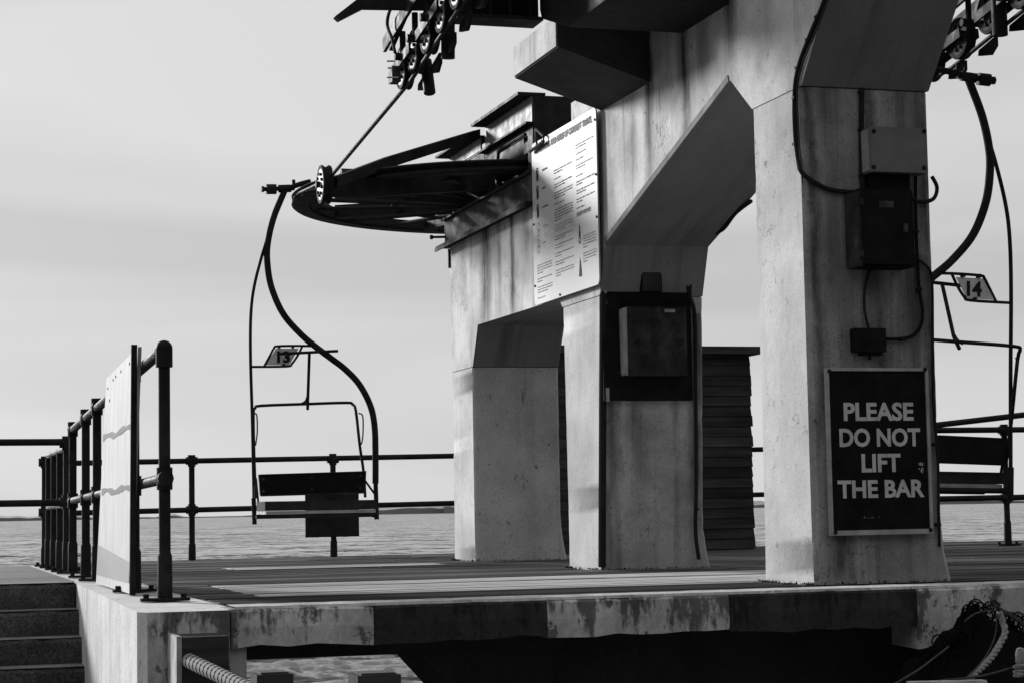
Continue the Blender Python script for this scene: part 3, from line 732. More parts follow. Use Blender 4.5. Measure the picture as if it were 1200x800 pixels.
# ------------------------------------------------------------------ chairs
YC = 18.4
G0 = P(335, 222, Y=YC)
def chair(number, label, loc, mirror, plate_mat):
    """built in photo units of chair 13, then moved; mirror flips it and turns it to face the camera"""
    s = -1 if mirror else 1
    t = thing('lift_chair', label, 'lift chair', loc, 'double chairs on the lift')
    L = Vector(loc)
    def q(px, py, dy=0):
        p = P(px, py, Y=YC+dy)-G0
        return Vector((L.x+s*p.x, L.y+s*dy, L.z+p.z))
    def pipe(name, pts, r, mat='black', sub=6, n=12):
        b = bm_new(); tube(b, smooth_path([q(*p) for p in pts], sub) if sub else [q(*p) for p in pts], r, n); return obj(name, b, mat, t, smooth=True)
    pipe('hanger_tube', [(334, 222, .06), (332, 227, .06), (320, 257, .06), (313.5, 287, .06), (313.5, 311, .06), (318.5, 338, .06), (332, 368, .06), (353, 392, .06), (371, 407, .06), (389, 420.5, .06), (404, 432, .06), (421, 450, .06), (434, 475, .06), (439, 500, .06), (440, 535, .06), (440, 566, .06)], .030)
    pipe('hanger_sleeve', [(440, 560, .06), (441.5, 608, .06)], .022, sub=0)
    pipe('side_tube', [(317.5, 268, .06), (308, 296, .06), (298, 335, .06), (294, 368, .06), (293.5, 417, .06), (295.6, 492, .06), (297.5, 582, .06), (298.3, 614, .06)], .0145)
    pipe('side_sleeve', [(297.2, 583, .06), (298.3, 614, .06)], .021, sub=0)
    # grip on the rope
    b = bm_new(); a, c = q(308, 222, .06), q(324, 222, .06); 
    tube(b, [q(308, 222, .06), q(345, 221, .06)], .020, 10); tube(b, [q(312, 222, .06), q(323.5, 222, .06)], .047, 12); tube(b, [q(326, 221.5, .06), q(341, 221, .06)], .036, 12); tube(b, [q(306.5, 222, .06), q(309, 222, .06)], .03, 6)
    obj('grip', b, 'black', t, smooth=True)
    pipe('grip_arm', [(338, 221, .06), (352, 216, .02), (364, 213, -.02)], .024)
    pipe('grip_pin', [(344.5, 219, .06), (344, 211, .06)], .016, sub=0)
    # number plate and its tube frame
    pipe('plate_frame', [(295, 429.5, .06), (336, 429, .06), (342, 426, .06), (349, 416, .06), (354, 406, .06)], .011, sub=4)
    pipe('plate_frame', [(309.5, 429, .06), (316, 417, .06), (321, 408, .06), (325, 405.5, .06), (350, 405, .06), (370, 405.5, .06)], .011, sub=4)
    b = bm_new(); cs = [q(324.5, 407.5), q(351.5, 407.5), q(340.5, 427), q(312.5, 427)]
    prism(b, [(c_.x, c_.z) for c_ in cs], 'y', L.y+s*.06-.004, L.y+s*.06+.004); pl = obj('number_plate', b, plate_mat, t)
    for (x_, y_) in ((327, 406), (343, 406), (332, 428)):
        b = bm_new(); c_ = q(x_, y_, .06); box(b, c_.x-.012, c_.x+.012, c_.y-.02, c_.y+.02, c_.z-.014, c_.z+.014); obj('clip', b, 'black', t)
    A, B = q(326, 424.5), q(341, 410.5); 
    if mirror: A.x, B.x = B.x, A.x
    x0, x1 = sorted((A.x, B.x)); wd = x1-x0
    ch = B.z-A.z
    lettering(number, (x0, L.y+s*.06-.0065, A.z), (1, 0, 0), (0, 0, 1), wd, ch, 'ink', pl, bold=.04, depth=.002)
    # restraint bar with its pivot
    pipe('pivot_bar', [(327.5, 414.5, -.01), (396, 411, -.01)], .0135, sub=0)
    pipe('pivot_link', [(362.5, 414, .02), (360.8, 466, .22), (360.5, 479, .33)], .014, sub=0)
    pipe('restraint_bar', [(300, 583, .0), (298, 540, .10), (297, 486, .22), (299, 478, .31), (306, 475, .32), (359, 473, .32), (406, 471.5, .32), (413, 473.5, .31), (417, 481, .22), (421.5, 521, .14), (426, 552, .06), (428, 582, .0)], .0135, sub=3)
    pipe('bar_gusset', [(353, 473, .25), (358, 470, .24), (360.5, 464, .21)], .012)
    for xs_ in ((298.5, 300), (420.5, 424)):
        pipe('hand_loop', [(xs_[0], 484, .22), (xs_[1]+1, 487, .28), (xs_[1]+1.5, 505, .27), (xs_[1], 518, .2), (xs_[0]+1, 521, .14)], .007, sub=4, n=8)
    # backrest, seat
    b = bm_new(); c1, c2, c3, c4 = q(303, 556, .03), q(429, 552, .03), q(428, 577, .03), q(305, 580.5, .03)
    prism(b, [(c_.x, c_.z) for c_ in (c1, c2, c3, c4)], 'y', *sorted((L.y+s*.02, L.y+s*.065))); bk = obj('backrest', b, 'seat', t, bevel=.012)
    b = bm_new()
    yb = L.y+s*.016; 
    for e1, e2 in ((c1, c2), (c4, c3)): tube(b, [Vector((e1.x, yb, e1.z)), Vector((e2.x, yb, e2.z))], .006, 6)
    obj('backrest_piping', b, 'steel', bk)
    for (x_, y_) in ((309, 561), (309, 575), (423, 557), (423, 571), (366, 559), (366, 573)):
        b = bm_new(); c_ = q(x_, y_); cyl(b, (c_.x, L.y+s*.019, c_.z), 'y', .014, -.006, .006, 8); obj('bolt', b, 'steel', bk)
    lo, hi = q(307, 602, -.42), q(443, 588, -.42)
    x0, x1 = sorted((lo.x, hi.x))
    b = bm_new(); y0, y1 = sorted((L.y-s*.02, L.y-s*.46)); box(b, x0+.02, x1-.02, y0, y1, q(375, 597, -.42).z, q(375, 586, -.42).z)
    obj('seat', b, 'seat_grey', t, bevel=.025, seg=3)
    b = bm_new(); box(b, x0+.03, x1-.03, y0+.004, y1-.004, q(375, 601, -.42).z, q(375, 597.4, -.42).z); obj('seat_pan', b, 'galv', t)
    for dy in (.0, -.44): pipe('seat_rail', [(300, 605, dy), (442, 602.5, dy)], .019, sub=0)
    for xx in (304, 438): pipe('seat_arm', [(xx, 604, .06), (xx, 604, -.44)], .016, sub=0)
    pipe('stay', [(428, 563, .03), (439, 578, .05)], .010, sub=0)
    pipe('stay', [(300, 560, .03), (303, 592, -.05)], .010, sub=0)
    return t
chair('13', 'empty double chair numbered 13 hanging beside the bullwheel', G0, False, 'plate')
chair('14', 'empty double chair numbered 14 partly hidden behind the sign pillar', P(1130, 95, X=7.44), True, 'plate14').rotation_euler = (0, .028, 0)

# ------------------------------------------------------------------ railings
def post(t, x, y, h, r=.030, z0=0.0, flange=True, sleeve=.24):
    p = bpy.data.objects.new('post', None)
    b = bm_new(); tube(b, [(x, y, z0), (x, y, z0+h)], r, 14); o = obj('post', b, 'rail', t, smooth=True)
    b = bm_new(); tube(b, [(x, y, z0+.004), (x, y, z0+sleeve), (x, y, z0+sleeve+.02)], [r*1.3, r*1.24, r*1.02], 14); obj('base_sleeve', b, 'rail', o, smooth=True)
    if flange:
        b = bm_new(); prism(b, [(x-.13, y-.035), (x-.05, y-.07), (x+.05, y-.07), (x+.13, y-.035), (x+.13, y+.035), (x+.05, y+.07), (x-.05, y+.07), (x-.13, y+.035)], 'z', z0+.001, z0+.018)
        for sx in (-.1, .1): cyl(b, (x+sx, y, z0+.018), 'z', .016, 0, .022, 6)
        obj('base_flange', b, 'rail', o)
    bpy.data.objects.remove(p)
    return o
def fitting(t, c, r, axes='xz'):
    b = bm_new(); c = Vector(c)
    for a in axes:
        d = {'x': Vector((.06, 0, 0)), 'y': Vector((0, .06, 0)), 'z': Vector((0, 0, .06))}[a]; tube(b, [c-d, c+d], r, 12)
    obj('clamp', b, 'rail', t, smooth=True)
XR = 1.37
r1 = thing('stair_railing', 'black tubular railing beside the steps, leading up to the deck corner', 'railing', (XR, 14, 0), 'black tubular railings')
ys = [11.12, 12.60, 15.05, 15.98, 17.2]
top = lambda y_: 1.385-.2*(y_-11.12)/6.1
mid = lambda y_: .655-.06*(y_-11.12)/6.1
for y_ in ys:
    post(r1, XR, y_, top(y_), .0315)
    if y_ > 11.2: fitting(r1, (XR, y_, top(y_)-.005), .042, 'yz')
    fitting(r1, (XR, y_, mid(y_)), .043, 'yz')
bm = bm_new(); tube(bm, [(XR, 11.12, top(11.12)-.03), (XR, 17.3, top(17.3)-.01)], .0315, 14); obj('top_rail', bm, 'rail', r1, smooth=True)
bm = bm_new(); tube(bm, [(XR, 11.12, mid(11.12)), (XR, 17.3, mid(17.3))], .030, 14); obj('mid_rail', bm, 'rail', r1, smooth=True)
bm = bm_new(); bmesh.ops.create_uvsphere(bm, u_segments=18, v_segments=10, radius=.046, matrix=Matrix.Translation((XR, 11.12, top(11.12)-.03))); tube(bm, [(XR, 11.12, top(11.12)-.03), (XR, 11.12, top(11.12)-.13)], .046, 16); tube(bm, [(XR, 11.12, top(11.12)-.03), (XR, 11.21, top(11.2)-.03)], .043, 16); obj('elbow', bm, 'rail', r1, smooth=True)

r2 = thing('landing_railing', 'low run of black railing posts at the back of the landing', 'railing', (XR, 19, 0), 'black tubular railings')
for y_ in (17.85, 18.62, 19.35, 20.05): post(r2, XR, y_, 1.06, .029)
for z_ in (1.045, .56):
    bm = bm_new(); tube(bm, [(XR, 17.85, z_), (XR, 20.05, z_)], .027, 12); obj('rail', bm, 'rail', r2, smooth=True)
fitting(r2, (XR, 17.85, 1.09), .04, 'xz'); fitting(r2, (XR, 17.85, .59), .04, 'xz')
for z_ in (1.10, .585):
    bm = bm_new(); tube(bm, [(-3.0, 17.85, z_+.01), (XR, 17.85, z_)], .029, 12); obj('cross_rail', bm, 'rail', r2, smooth=True)

r3 = thing('seaward_railing', 'long black railing along the seaward edge behind the hanging chair', 'railing', (5, 21.2, 0), 'black tubular railings')
for x_ in (1.41, 2.89, 4.37, 5.85, 7.33, 8.8, 10.25):
    post(r3, x_, 21.2, 1.02, .030, flange=False, sleeve=.16); fitting(r3, (x_, 21.2, 1.02), .04, 'xz'); fitting(r3, (x_, 21.2, .517), .04, 'xz')
for z_ in (1.02, .517):
    bm = bm_new(); tube(bm, [(1.35, 21.2, z_-.015), (5.85, 21.2, z_+.025), (10.35, 21.2, z_+.075)], .028, 12); obj('rail', bm, 'rail', r3, smooth=True)

r4 = thing('deck_railing', 'black railing beyond chair 14 at the right of the deck', 'railing', (11, 18.9, 0), 'black tubular railings')
for x_ in (9.45, 10.98, 12.5):
    post(r4, x_, 18.9, 1.19, .031); fitting(r4, (x_, 18.9, 1.19), .042, 'xz'); fitting(r4, (x_, 18.9, .49), .042, 'xz')
for z_ in (1.19, .49):
    bm = bm_new(); tube(bm, [(9.3, 18.9, z_), (13.4, 18.9, z_+.01)], .030, 12); obj('rail', bm, 'rail', r4, smooth=True)
bm = bm_new(); tube(bm, [P(1095, 498, Y=18.6), P(1215, 484, Y=18.6)], .03, 12); obj('sloping_rail', bm, 'rail', r4, smooth=True)

# backs of a small sign on the far railing
bs = thing('rail_notice', 'dark square notice fixed to the far railing, seen under the chair', 'notice', (4.35, 21.1, .2))
bm = bm_new(); box(bm, 4.06, 4.63, 21.135, 21.15, .21, .73); obj('notice_plate', bm, 'black', bs, bevel=.02)
bm = bm_new(); box(bm, 4.1, 4.6, 21.151, 21.168, .33, .36); box(bm, 4.1, 4.6, 21.151, 21.168, .56, .59); obj('batten', bm, 'black', bs)

# white board fixed to the stair railing
pb = thing('white_panel', 'tall weathered white panel standing against the stair railing', 'panel', (1.29, 13, 0))
def panel_x(z): return 1.285+.028*z
bm = bm_new()
vsn = [(12.10, .01), (14.20, .01), (13.86, 1.375), (11.98, 1.435)]
A = [bm.verts.new((panel_x(z), y_, z)) for y_, z in vsn]; B = [bm.verts.new((panel_x(z)+.022, y_, z)) for y_, z in vsn]
bm.faces.new(A); bm.faces.new(B[::-1])
for k in range(4): bm.faces.new((A[k], A[(k+1) % 4], B[(k+1) % 4], B[k]))
obj('panel_sheet', bm, 'panel', pb)
bm = bm_new()
for (y0, y1, z0, z1) in ((12.0, 12.09, .006, 1.44),): 
    vv = [(12.095, .0), (12.06, .0), (11.945, 1.445), (11.975, 1.445)]; prism(bm, vv, 'x', 1.284, 1.318)
obj('panel_edge', bm, 'rail', pb)
bm = bm_new(); vv = [(12.12, .07), (14.16, .07), (14.11, .27), (12.10, .19)]
vs_ = [bm.verts.new((panel_x(z)-.003, y_, z)) for y_, z in vv]; bm.faces.new(vs_); obj('grimy_band', bm, 'panel_band', pb)
for zc in (.98, .62):
    bm = bm_new(); prev = None; rn = random.Random(int(zc*10))
    for i in range(19):
        y_ = 13.95-i*.1; w = .014+.006*math.sin(i*1.1+zc)+.006*rn.random(); c = zc+.010*math.sin(i*.55)+rn.uniform(-.003, .003)
        cur = [bm.verts.new((panel_x(c)-.003, y_, c-w)), bm.verts.new((panel_x(c)-.003, y_, c+w))]
        if prev: bm.faces.new((prev[0], cur[0], cur[1], prev[1]))
        prev = cur
    obj('stain_strip', bm, 'stain', pb)
bm = bm_new()
for (x_, y_) in ((124.5, 461), (128, 437), (137, 427), (147, 418), (122, 447), (131, 433)):
    p = P(x_+4, y_+8, X=1.318); cyl(bm, (panel_x(p.z)-.001, p.y, p.z), 'x', .009, -.003, .003, 8)
obj('bolt', bm, 'black', pb)

# ------------------------------------------------------------------ timber hut behind the frame
hut = thing('timber_hut', 'black timber hut with overlapping boards behind the pillars', 'hut', (7.5, 20.6, 0))
bm = bm_new(); box(bm, 6.22, 8.70, 20.22, 21.10, 0, 2.06); obj('hut_body', bm, 'shed', hut)
nb = 19; hb = 2.05/nb
bme = bm_new(); prism(bme, [(20.217, 0), (20.197, .003), (20.208, hb+.006), (20.217, hb+.006)], 'x', 6.20, 8.715)
bmesh.ops.recalc_face_normals(bme, faces=bme.faces); me_b = bpy.data.meshes.new('board'); bme.to_mesh(me_b); bme.free(); me_b.materials.append(M['shed'])
for k in range(nb):
    o = bpy.data.objects.new('board', me_b); COL.objects.link(o); o.parent = hut; o.matrix_parent_inverse = hut.matrix_basis.inverted(); o.location = (random.uniform(-.012, .012), 0, k*hb+.005)
bme = bm_new(); prism(bme, [(8.702, 0), (8.724, .003), (8.711, hb+.006), (8.702, hb+.006)], 'y', 20.22, 21.1)
bmesh.ops.recalc_face_normals(bme, faces=bme.faces); me_b = bpy.data.meshes.new('side_board'); bme.to_mesh(me_b); bme.free(); me_b.materials.append(M['shed'])
for k in range(nb):
    o = bpy.data.objects.new('side_board', me_b); COL.objects.link(o); o.parent = hut; o.matrix_parent_inverse = hut.matrix_basis.inverted(); o.location = (0, 0, k*hb+.005)
bm = bm_new(); box(bm, 6.1, 8.82, 20.10, 21.15, 2.065, 2.145); obj('roof', bm, 'shed', hut, bevel=.01)

# ------------------------------------------------------------------ travel-rules notice on the bright face
XN = 4.955
nt = thing('rules_notice', 'large white notice of chairlift travel rules on the bright wall', 'notice board', (XN, 15, 2.1))
ya, yb, za, zb = 15.86, 14.24, 2.105, 3.432
bm = bm_new()
def rr(y0, y1, z0, z1, r, n=5):
    pts = []
    for (cy_, cz_, a0) in ((y1-r, z1-r, 0), (y0+r, z1-r, 90), (y0+r, z0+r, 180), (y1-r, z0+r, 270)):
        for k in range(n+1):
            th = math.radians(a0+90*k/n); pts.append((cy_+r*math.cos(th), cz_+r*math.sin(th)))
    return pts
prism(bm, rr(yb, ya, za, zb, .05), 'x', XN, XN+.012); obj('notice_sheet', bm, 'board', nt)
bm = bm_new()
for y_ in (14.45, 15.6): box(bm, XN+.0125, XA, y_-.03, y_+.03, za+.03, zb-.05)
obj('batten', bm, 'galv', nt)
XF = XN-.0045
def nbx(u, v): return Vector((XF+.002, ya-u*(ya-yb), za+v*(zb-za)))
DX, DZ = (0, -1, 0), (0, 0, 1)
WN, HN = ya-yb, zb-za
lettering('CONDITIONS', nbx(.06, .925), DX, DZ, WN*.24, .052, 'print', nt, .02)
lettering('AND RULES OF CHAIRLIFT TRAVEL', nbx(.315, .925), DX, DZ, WN*.63, .052, 'print_pale', nt, .02)
def lines(u0, u1, v0, rows_, mat, pitch=.016, hgt=.006, seed=1):
    rn = random.Random(seed); b = bm_new(); v = v0
    for r_ in rows_:
        for j in range(r_):
            ue = u1 if j < r_-1 else u0+(u1-u0)*rn.uniform(.3, .7); u = u0
            while u < ue-.01:
                wl = min(rn.uniform(.015, .06), ue-u); a = nbx(u, v); c_ = nbx(u+wl, v)
                vs_ = [b.verts.new((XF+.0015, yy, zz)) for yy, zz in ((a.y, a.z), (c_.y, a.z), (c_.y, a.z+hgt*rn.uniform(.8, 1.3)), (a.y, a.z+hgt*1.1))]; b.faces.new(vs_); u += wl+.008
            v -= pitch
        v -= pitch*1.15
    obj('print_lines', b, mat, nt)['kind'] = 'stuff'
lines(.36, .64, .76, [2, 1, 2, 3, 1, 5], 'print', seed=2)
lines(.36, .64, .43, [3, 2, 2, 2, 2, 3], 'print_pale', seed=3)
lines(.70, .96, .84, [2, 1, 1, 2], 'print_pale', seed=9)
lines(.70, .96, .66, [1, 2, 2, 2, 1], 'print', seed=4)
lines(.78, .97, .30, [5, 4], 'print_pale', seed=5)
lines(.06, .30, .235, [4, 2, 3, 1], 'print_pale', seed=6)
for k, vv in enumerate((.80, .69, .575)): lines(.17, .30, vv, [1], 'print', hgt=.012, seed=20+k)
for k, vv in enumerate((.46, .36)): lines(.17, .30, vv, [1], 'print_pale', hgt=.010, seed=30+k)
bm = bm_new()
for vv in (.80, .69, .575):
    c = nbx(.09, vv); 
    for rr_, dz in ((.033, .018), (.030, -.035)): disc(bm, (XF+.0015, c.y, c.z+dz), 'x', [(rr_, 0), (rr_-.009, 0)], 20)
    tube(bm, [(XF, c.y-.012, c.z-.05), (XF, c.y+.008, c.z+.03)], .004, 4)
obj('pictogram', bm, 'ink', nt)
bm = bm_new()
for vv in (.46, .36):
    c = nbx(.09, vv)
    for rr_, dz in ((.033, .018), (.030, -.035)): disc(bm, (XF+.0015, c.y, c.z+dz), 'x', [(rr_, 0), (rr_-.006, 0)], 20)
obj('pictogram', bm, 'print_pale', nt)
bm = bm_new(); c = nbx(.735, .08)
vs_ = [bm.verts.new((XF+.0015, c.y+a, c.z+b2)) for a, b2 in ((.035, 0), (-.035, 0), (0, .15))]; bm.faces.new(vs_); c = nbx(.735, .29); disc(bm, (XF+.0015, c.y, c.z), 'x', [(.03, 0), (.02, 0)], 16)
vs_ = [bm.verts.new((XF+.0015, c.y+a, c.z+b2)) for a, b2 in ((.02, .03), (-.02, .03), (0, .13))]; bm.faces.new(vs_)
obj('warning_triangle', bm, 'print', nt)
lettering('SAFETY NOTICE', nbx(.70, .43), DX, DZ, WN*.2, .03, 'print_pale', nt, .02)
bm = bm_new()
for u, v in ((.985, .93), (.985, .62), (.985, .38), (.02, .5), (.02, .12), (.42, .015)): c = nbx(u, v); cyl(bm, (XF, c.y, c.z), 'x', .010, -.003, .004, 8)
obj('screw', bm, 'steel', nt)

# ------------------------------------------------------------------ PLEASE DO NOT LIFT THE BAR
YF = 10.727
sg = thing('bar_warning_sign', 'black sign with white capitals about the bar on the nearest pillar', 'sign', (5.43, YF, .27))
c1, c2, c3, c4 = [P(*p, Y=YF-.03) for p in ((967.5, 430.5), (1087, 428.5), (1094, 624.5), (975, 627.5))]
sx0, sx1, sz0, sz1 = c1.x, c2.x, c3.z, c1.z
bm = bm_new(); box(bm, sx0+.012, sx1-.012, YF-.024, YF-.010, sz0+.012, sz1-.012); obj('sign_face', bm, 'sign_black', sg)
bm = bm_new(); t_ = .018
box(bm, sx0, sx0+t_, YF-.034, YF-.004, sz0, sz1); box(bm, sx1-t_, sx1, YF-.034, YF-.004, sz0, sz1); box(bm, sx0+t_, sx1-t_, YF-.0335, YF-.004, sz0, sz0+t_+.01); box(bm, sx0+t_, sx1-t_, YF-.0335, YF-.004, sz1-t_, sz1); obj('sign_frame', bm, 'sign_frame', sg, bevel=.004)
for body, x0, y0, x1, y1 in (('PLEASE', 989, 471, 1070, 493), ('DO NOT', 984, 501, 1078, 523.5), ('LIFT', 1010, 531, 1055, 553), ('THE BAR', 982, 561, 1083, 583.5)):
    a = P(x0, y1, Y=YF-.026); b_ = P(x1, y0, Y=YF-.026)
    lettering(body, (a.x, YF-.0255, a.z), (1, 0, 0), (0, 0, 1), b_.x-a.x, b_.z-a.z, 'sign_white', sg, .032, .0015)
bm = bm_new(); rn = random.Random(4)
for _ in range(14):
    p = P(1079+rn.uniform(-3, 3), 549+rn.uniform(-7, 6), Y=YF-.025); w = rn.uniform(.002, .006); box(bm, p.x-w*.6, p.x+w*.6, YF-.0252, YF-.0242, p.z-w*1.5, p.z+w*1.5)
for _ in range(10):
    p = P(1012+rn.uniform(0, 18), 606+rn.uniform(-1, 1), Y=YF-.025); w = rn.uniform(.001, .004); box(bm, p.x-w, p.x+w, YF-.0252, YF-.0242, p.z-w*.4, p.z+w*.4)
obj('scratch', bm, 'sign_white', sg)['kind'] = 'stuff'
bm = bm_new()
for c in (c1, c2, c3, c4): cyl(bm, (c.x+(.02 if c.x < 5.4 else -.02), YF-.034, c.z+(.02 if c.z < .6 else -.02)), 'y', .012, -.006, .004, 8)
obj('screw', bm, 'black', sg)

# ------------------------------------------------------------------ boxes on the pillars
def pbox(bm_, x0, y0, x1, y1, d, Yp, d0=0):
    a = P(x0, y1, Y=Yp-d); b2 = P(x1, y0, Y=Yp-d); box(bm_, a.x, b2.x, Yp-d, Yp-d0, a.z, b2.z); return a, b2
YP = 10.742
eb = thing('grey_switch_box', 'plain grey enclosure mounted high on the sign pillar', 'electrical box', (5.6, YP, 2.4))
bm = bm_new(); pbox(bm, 1022, 151, 1086, 201, .13, YP-.01); obj('enclosure', bm, 'box_grey', eb, bevel=.006)
bm = bm_new(); a, b_ = pbox(bm, 1018, 152, 1024, 200, .10, YP-.012)
obj('hinge_side', bm, 'galv', eb)
bm = bm_new()
for (x_, y_) in ((1024, 154), (1083, 154), (1024, 196), (1083, 197)): p = P(x_, y_, Y=YP-.142); cyl(bm, (p.x, p.y, p.z), 'y', .013, -.004, .006, 10)
obj('screw', bm, 'black', eb)
cb = thing('dark_control_box', 'tall dark control box below the grey enclosure', 'electrical box', (5.6, YP, 1.9))
bm = bm_new(); pbox(bm, 1009, 223, 1069, 312, .17, YP-.005); obj('box_body', bm, 'box_dark', cb, bevel=.006)
bm = bm_new(); pbox(bm, 1011, 224, 1066.5, 309, .188, YP-.005, .172); obj('box_door', bm, 'box_dark', cb, bevel=.004)
bm = bm_new(); pbox(bm, 1007, 224, 1009, 312, .185, YP-.005, .02); obj('hinge_strip', bm, 'steel', cb)
bm = bm_new(); pbox(bm, 1060, 262, 1064, 272, .205, YP-.005, .189); obj('latch', bm, 'steel', cb, bevel=.002)
bm = bm_new(); pbox(bm, 1030, 236, 1047, 243, .1895, YP-.005, .1885); obj('rating_plate', bm, 'steel', cb)
for yy in (236, 297):
    bm = bm_new(); pbox(bm, 1008, yy-4, 1012.5, yy+4, .196, YP-.005, .186); obj('hinge', bm, 'steel', cb, bevel=.002)
bm = bm_new(); pbox(bm, 1022, 203, 1066, 222, .07, YP-.005); obj('gland_box', bm, 'box_dark', cb, bevel=.004)
jb = thing('junction_box', 'small black junction box just above the bar sign', 'junction box', (5.5, YP, 1.4))
bm = bm_new(); pbox(bm, 1003, 384.5, 1038, 412, .07, YP-.003); pbox(bm, 1010, 411, 1034, 416, .05, YP-.004); obj('box_body', bm, 'box_dark', jb, bevel=.006)
bm = bm_new(); pbox(bm, 1000, 386, 1003, 411, .03, YP-.003); obj('mounting_lug', bm, 'steel', jb)
bm = bm_new(); tube(bm, [P(1019, 415, Y=YP-.03), P(1019, 421, Y=YP-.03)], .010, 8); obj('cable_gland', bm, 'box_dark', jb)
# on the middle pillar
YM = 14.40
mc = thing('meter_cabinet', 'dark cabinet with a worn door and pale hinge edge on the middle pillar', 'electrical cabinet', (5.4, YM, 1.3))
bm = bm_new(); pbox(bm, 708, 342, 809, 469, .05, YM); obj('backboard', bm, 'box_dark', mc)
bm = bm_new(); pbox(bm, 735, 359, 804, 441, .17, YM, .052); obj('cabinet_body', bm, 'box_dark', mc, bevel=.01)
bm = bm_new(); a, b_ = pbox(bm, 736.5, 360, 804, 440, .186, YM, .1715); obj('cabinet_door', bm, 'box_door', mc, bevel=.008)
bm = bm_new(); prism(bm, [(P(731.5, 361, Y=YM-.18).x, P(731, 361, Y=YM-.18).z), (P(735.5, 359, Y=YM-.18).x, P(735, 359, Y=YM-.18).z), (P(736, 440, Y=YM-.18).x, P(736, 440, Y=YM-.18).z), (P(734, 438, Y=YM-.18).x, P(734, 436, Y=YM-.18).z)], 'y', YM-.18, YM-.06); obj('hinge_edge', bm, 'galv', mc)
bm = bm_new()
for (x_, y_) in ((749, 402), (797, 400)): p = P(x_, y_, Y=YM-.187); cyl(bm, (p.x, YM-.187, p.z), 'y', .03, -.012, .0005, 14)
obj('lock', bm, 'black', mc)
bm = bm_new(); a = P(779, 366, Y=YM-.187); b_ = P(791, 362.5, Y=YM-.187); box(bm, a.x, b_.x, YM-.1885, YM-.1862, a.z, b_.z); obj('maker_label', bm, 'galv', mc)
bm = bm_new(); pbox(bm, 710.5, 454, 714, 470, .058, YM, .0505); pbox(bm, 708.5, 340, 711, 356, .058, YM, .0505); obj('bracket', bm, 'galv', mc)
sb2 = thing('junction_box', 'grey junction box just above the meter cabinet', 'junction box', (5.45, YM, 2.1))
bm = bm_new(); pbox(bm, 752, 301, 775, 341.5, .10, YM+.0); obj('box_body', bm, 'box_dark', sb2, bevel=.008)
bm = bm_new(); pbox(bm, 753.5, 311, 774, 341, .106, YM, .1005); obj('box_cover', bm, 'under', sb2)

# ------------------------------------------------------------------ cables
def cable(label, pts, r, mat='cable', clips=()):
    t = thing('cable', label, 'cable', pts[0], 'cables fixed to the pillars')
    b = bm_new(); tube(b, smooth_path(pts, 6), r, 8); obj('cable_run', b, mat, t, smooth=True)
    for c in clips:
        b = bm_new(); bmesh.ops.create_cube(b, size=1, matrix=Matrix.Translation(c) @ Matrix.Diagonal((.03, .03, .016, 1))); obj('clip', b, 'black', t)
    return t
ea = lambda x, y: P(x, y, X=XA-.014)
fa = lambda x, y, d=.016: P(x, y, Y=YP-d)
cable('thick black cable curving down the lit side of the sign pillar', [ea(968, -5), ea(962, 12), ea(950, 40), ea(937, 75), ea(931.5, 105), ea(931.5, 150), ea(935, 185), Vector((XA-.014, 10.73, 2.36)), fa(958, 216), fa(975, 223), fa(1004, 226)], .014,
      clips=[ea(958, 20), ea(947, 47), ea(935, 80), ea(931.5, 115), ea(932, 169)])
cable('second thin cable running beside the thick one on the sign pillar', [ea(972, -5), ea(955, 40), ea(940, 76), ea(934.5, 106), ea(936, 160), ea(938.5, 190), Vector((XA-.012, 10.733, 2.30))], .006, 'steel')
cable('black conduit down the shaded face to the grey enclosure', [fa(1010, 104), fa(1009.5, 150), fa(1010, 200), fa(1012, 222)], .016, clips=[fa(1009, 108), fa(1009, 152), fa(1010, 206)])
cable('conduit looping from the control box down to the junction box', [fa(1073, 205), fa(1073, 240), fa(1074, 280), fa(1077, 335), fa(1081, 365), fa(1078, 384), fa(1068, 394), fa(1052, 397), fa(1038, 397)], .010, 'box_dark', clips=[fa(1073, 272), fa(1077, 339), fa(1058, 398)])
cable('thin cable hanging from the control box into the junction box', [fa(1021, 312), fa(1014, 335), fa(1013, 362), fa(1018, 385)], .008)
cable('cable curling over the outer edge of the sign pillar', [fa(1066, 232), fa(1080, 237), fa(1094, 233), fa(1098, 220), fa(1092, 207)], .012)
cable('cable running down the outer edge of the sign pillar past the sign', [fa(1071, 302), fa(1086, 312), fa(1092, 330), fa(1093, 400), fa(1094, 470), fa(1099, 540), fa(1100, 600), fa(1101, 640)], .009, clips=[fa(1096, 520), fa(1099, 614)])
ma = lambda x, y: P(x, y, Y=14.34)
cable('cable sagging under the haunch and down the middle pillar', [P(880, 236, X=5.80), P(862, 250, X=5.80), P(848, 268, X=5.80), P(835, 276, X=5.80), ma(821, 290), ma(812, 320), ma(808, 345), ma(814, 370), ma(815, 450), ma(816, 560), ma(815, 620), ma(819, 655)], .015, clips=[ma(816, 596)])
cable('thick dark strip added as shading on the middle pillar corner', [P(707, 344, Y=14.36), P(706.5, 450, Y=14.40), P(706, 560, Y=14.44), P(705.5, 664, Y=14.45)], .030)  # no cable here: a dark tube gives the corner its shading
cable('short cable bowing out of the upper junction box', [P(775, 316, Y=14.34), P(790, 321, Y=14.34), P(803, 331, Y=14.34), P(808, 348, Y=14.34)], .012)

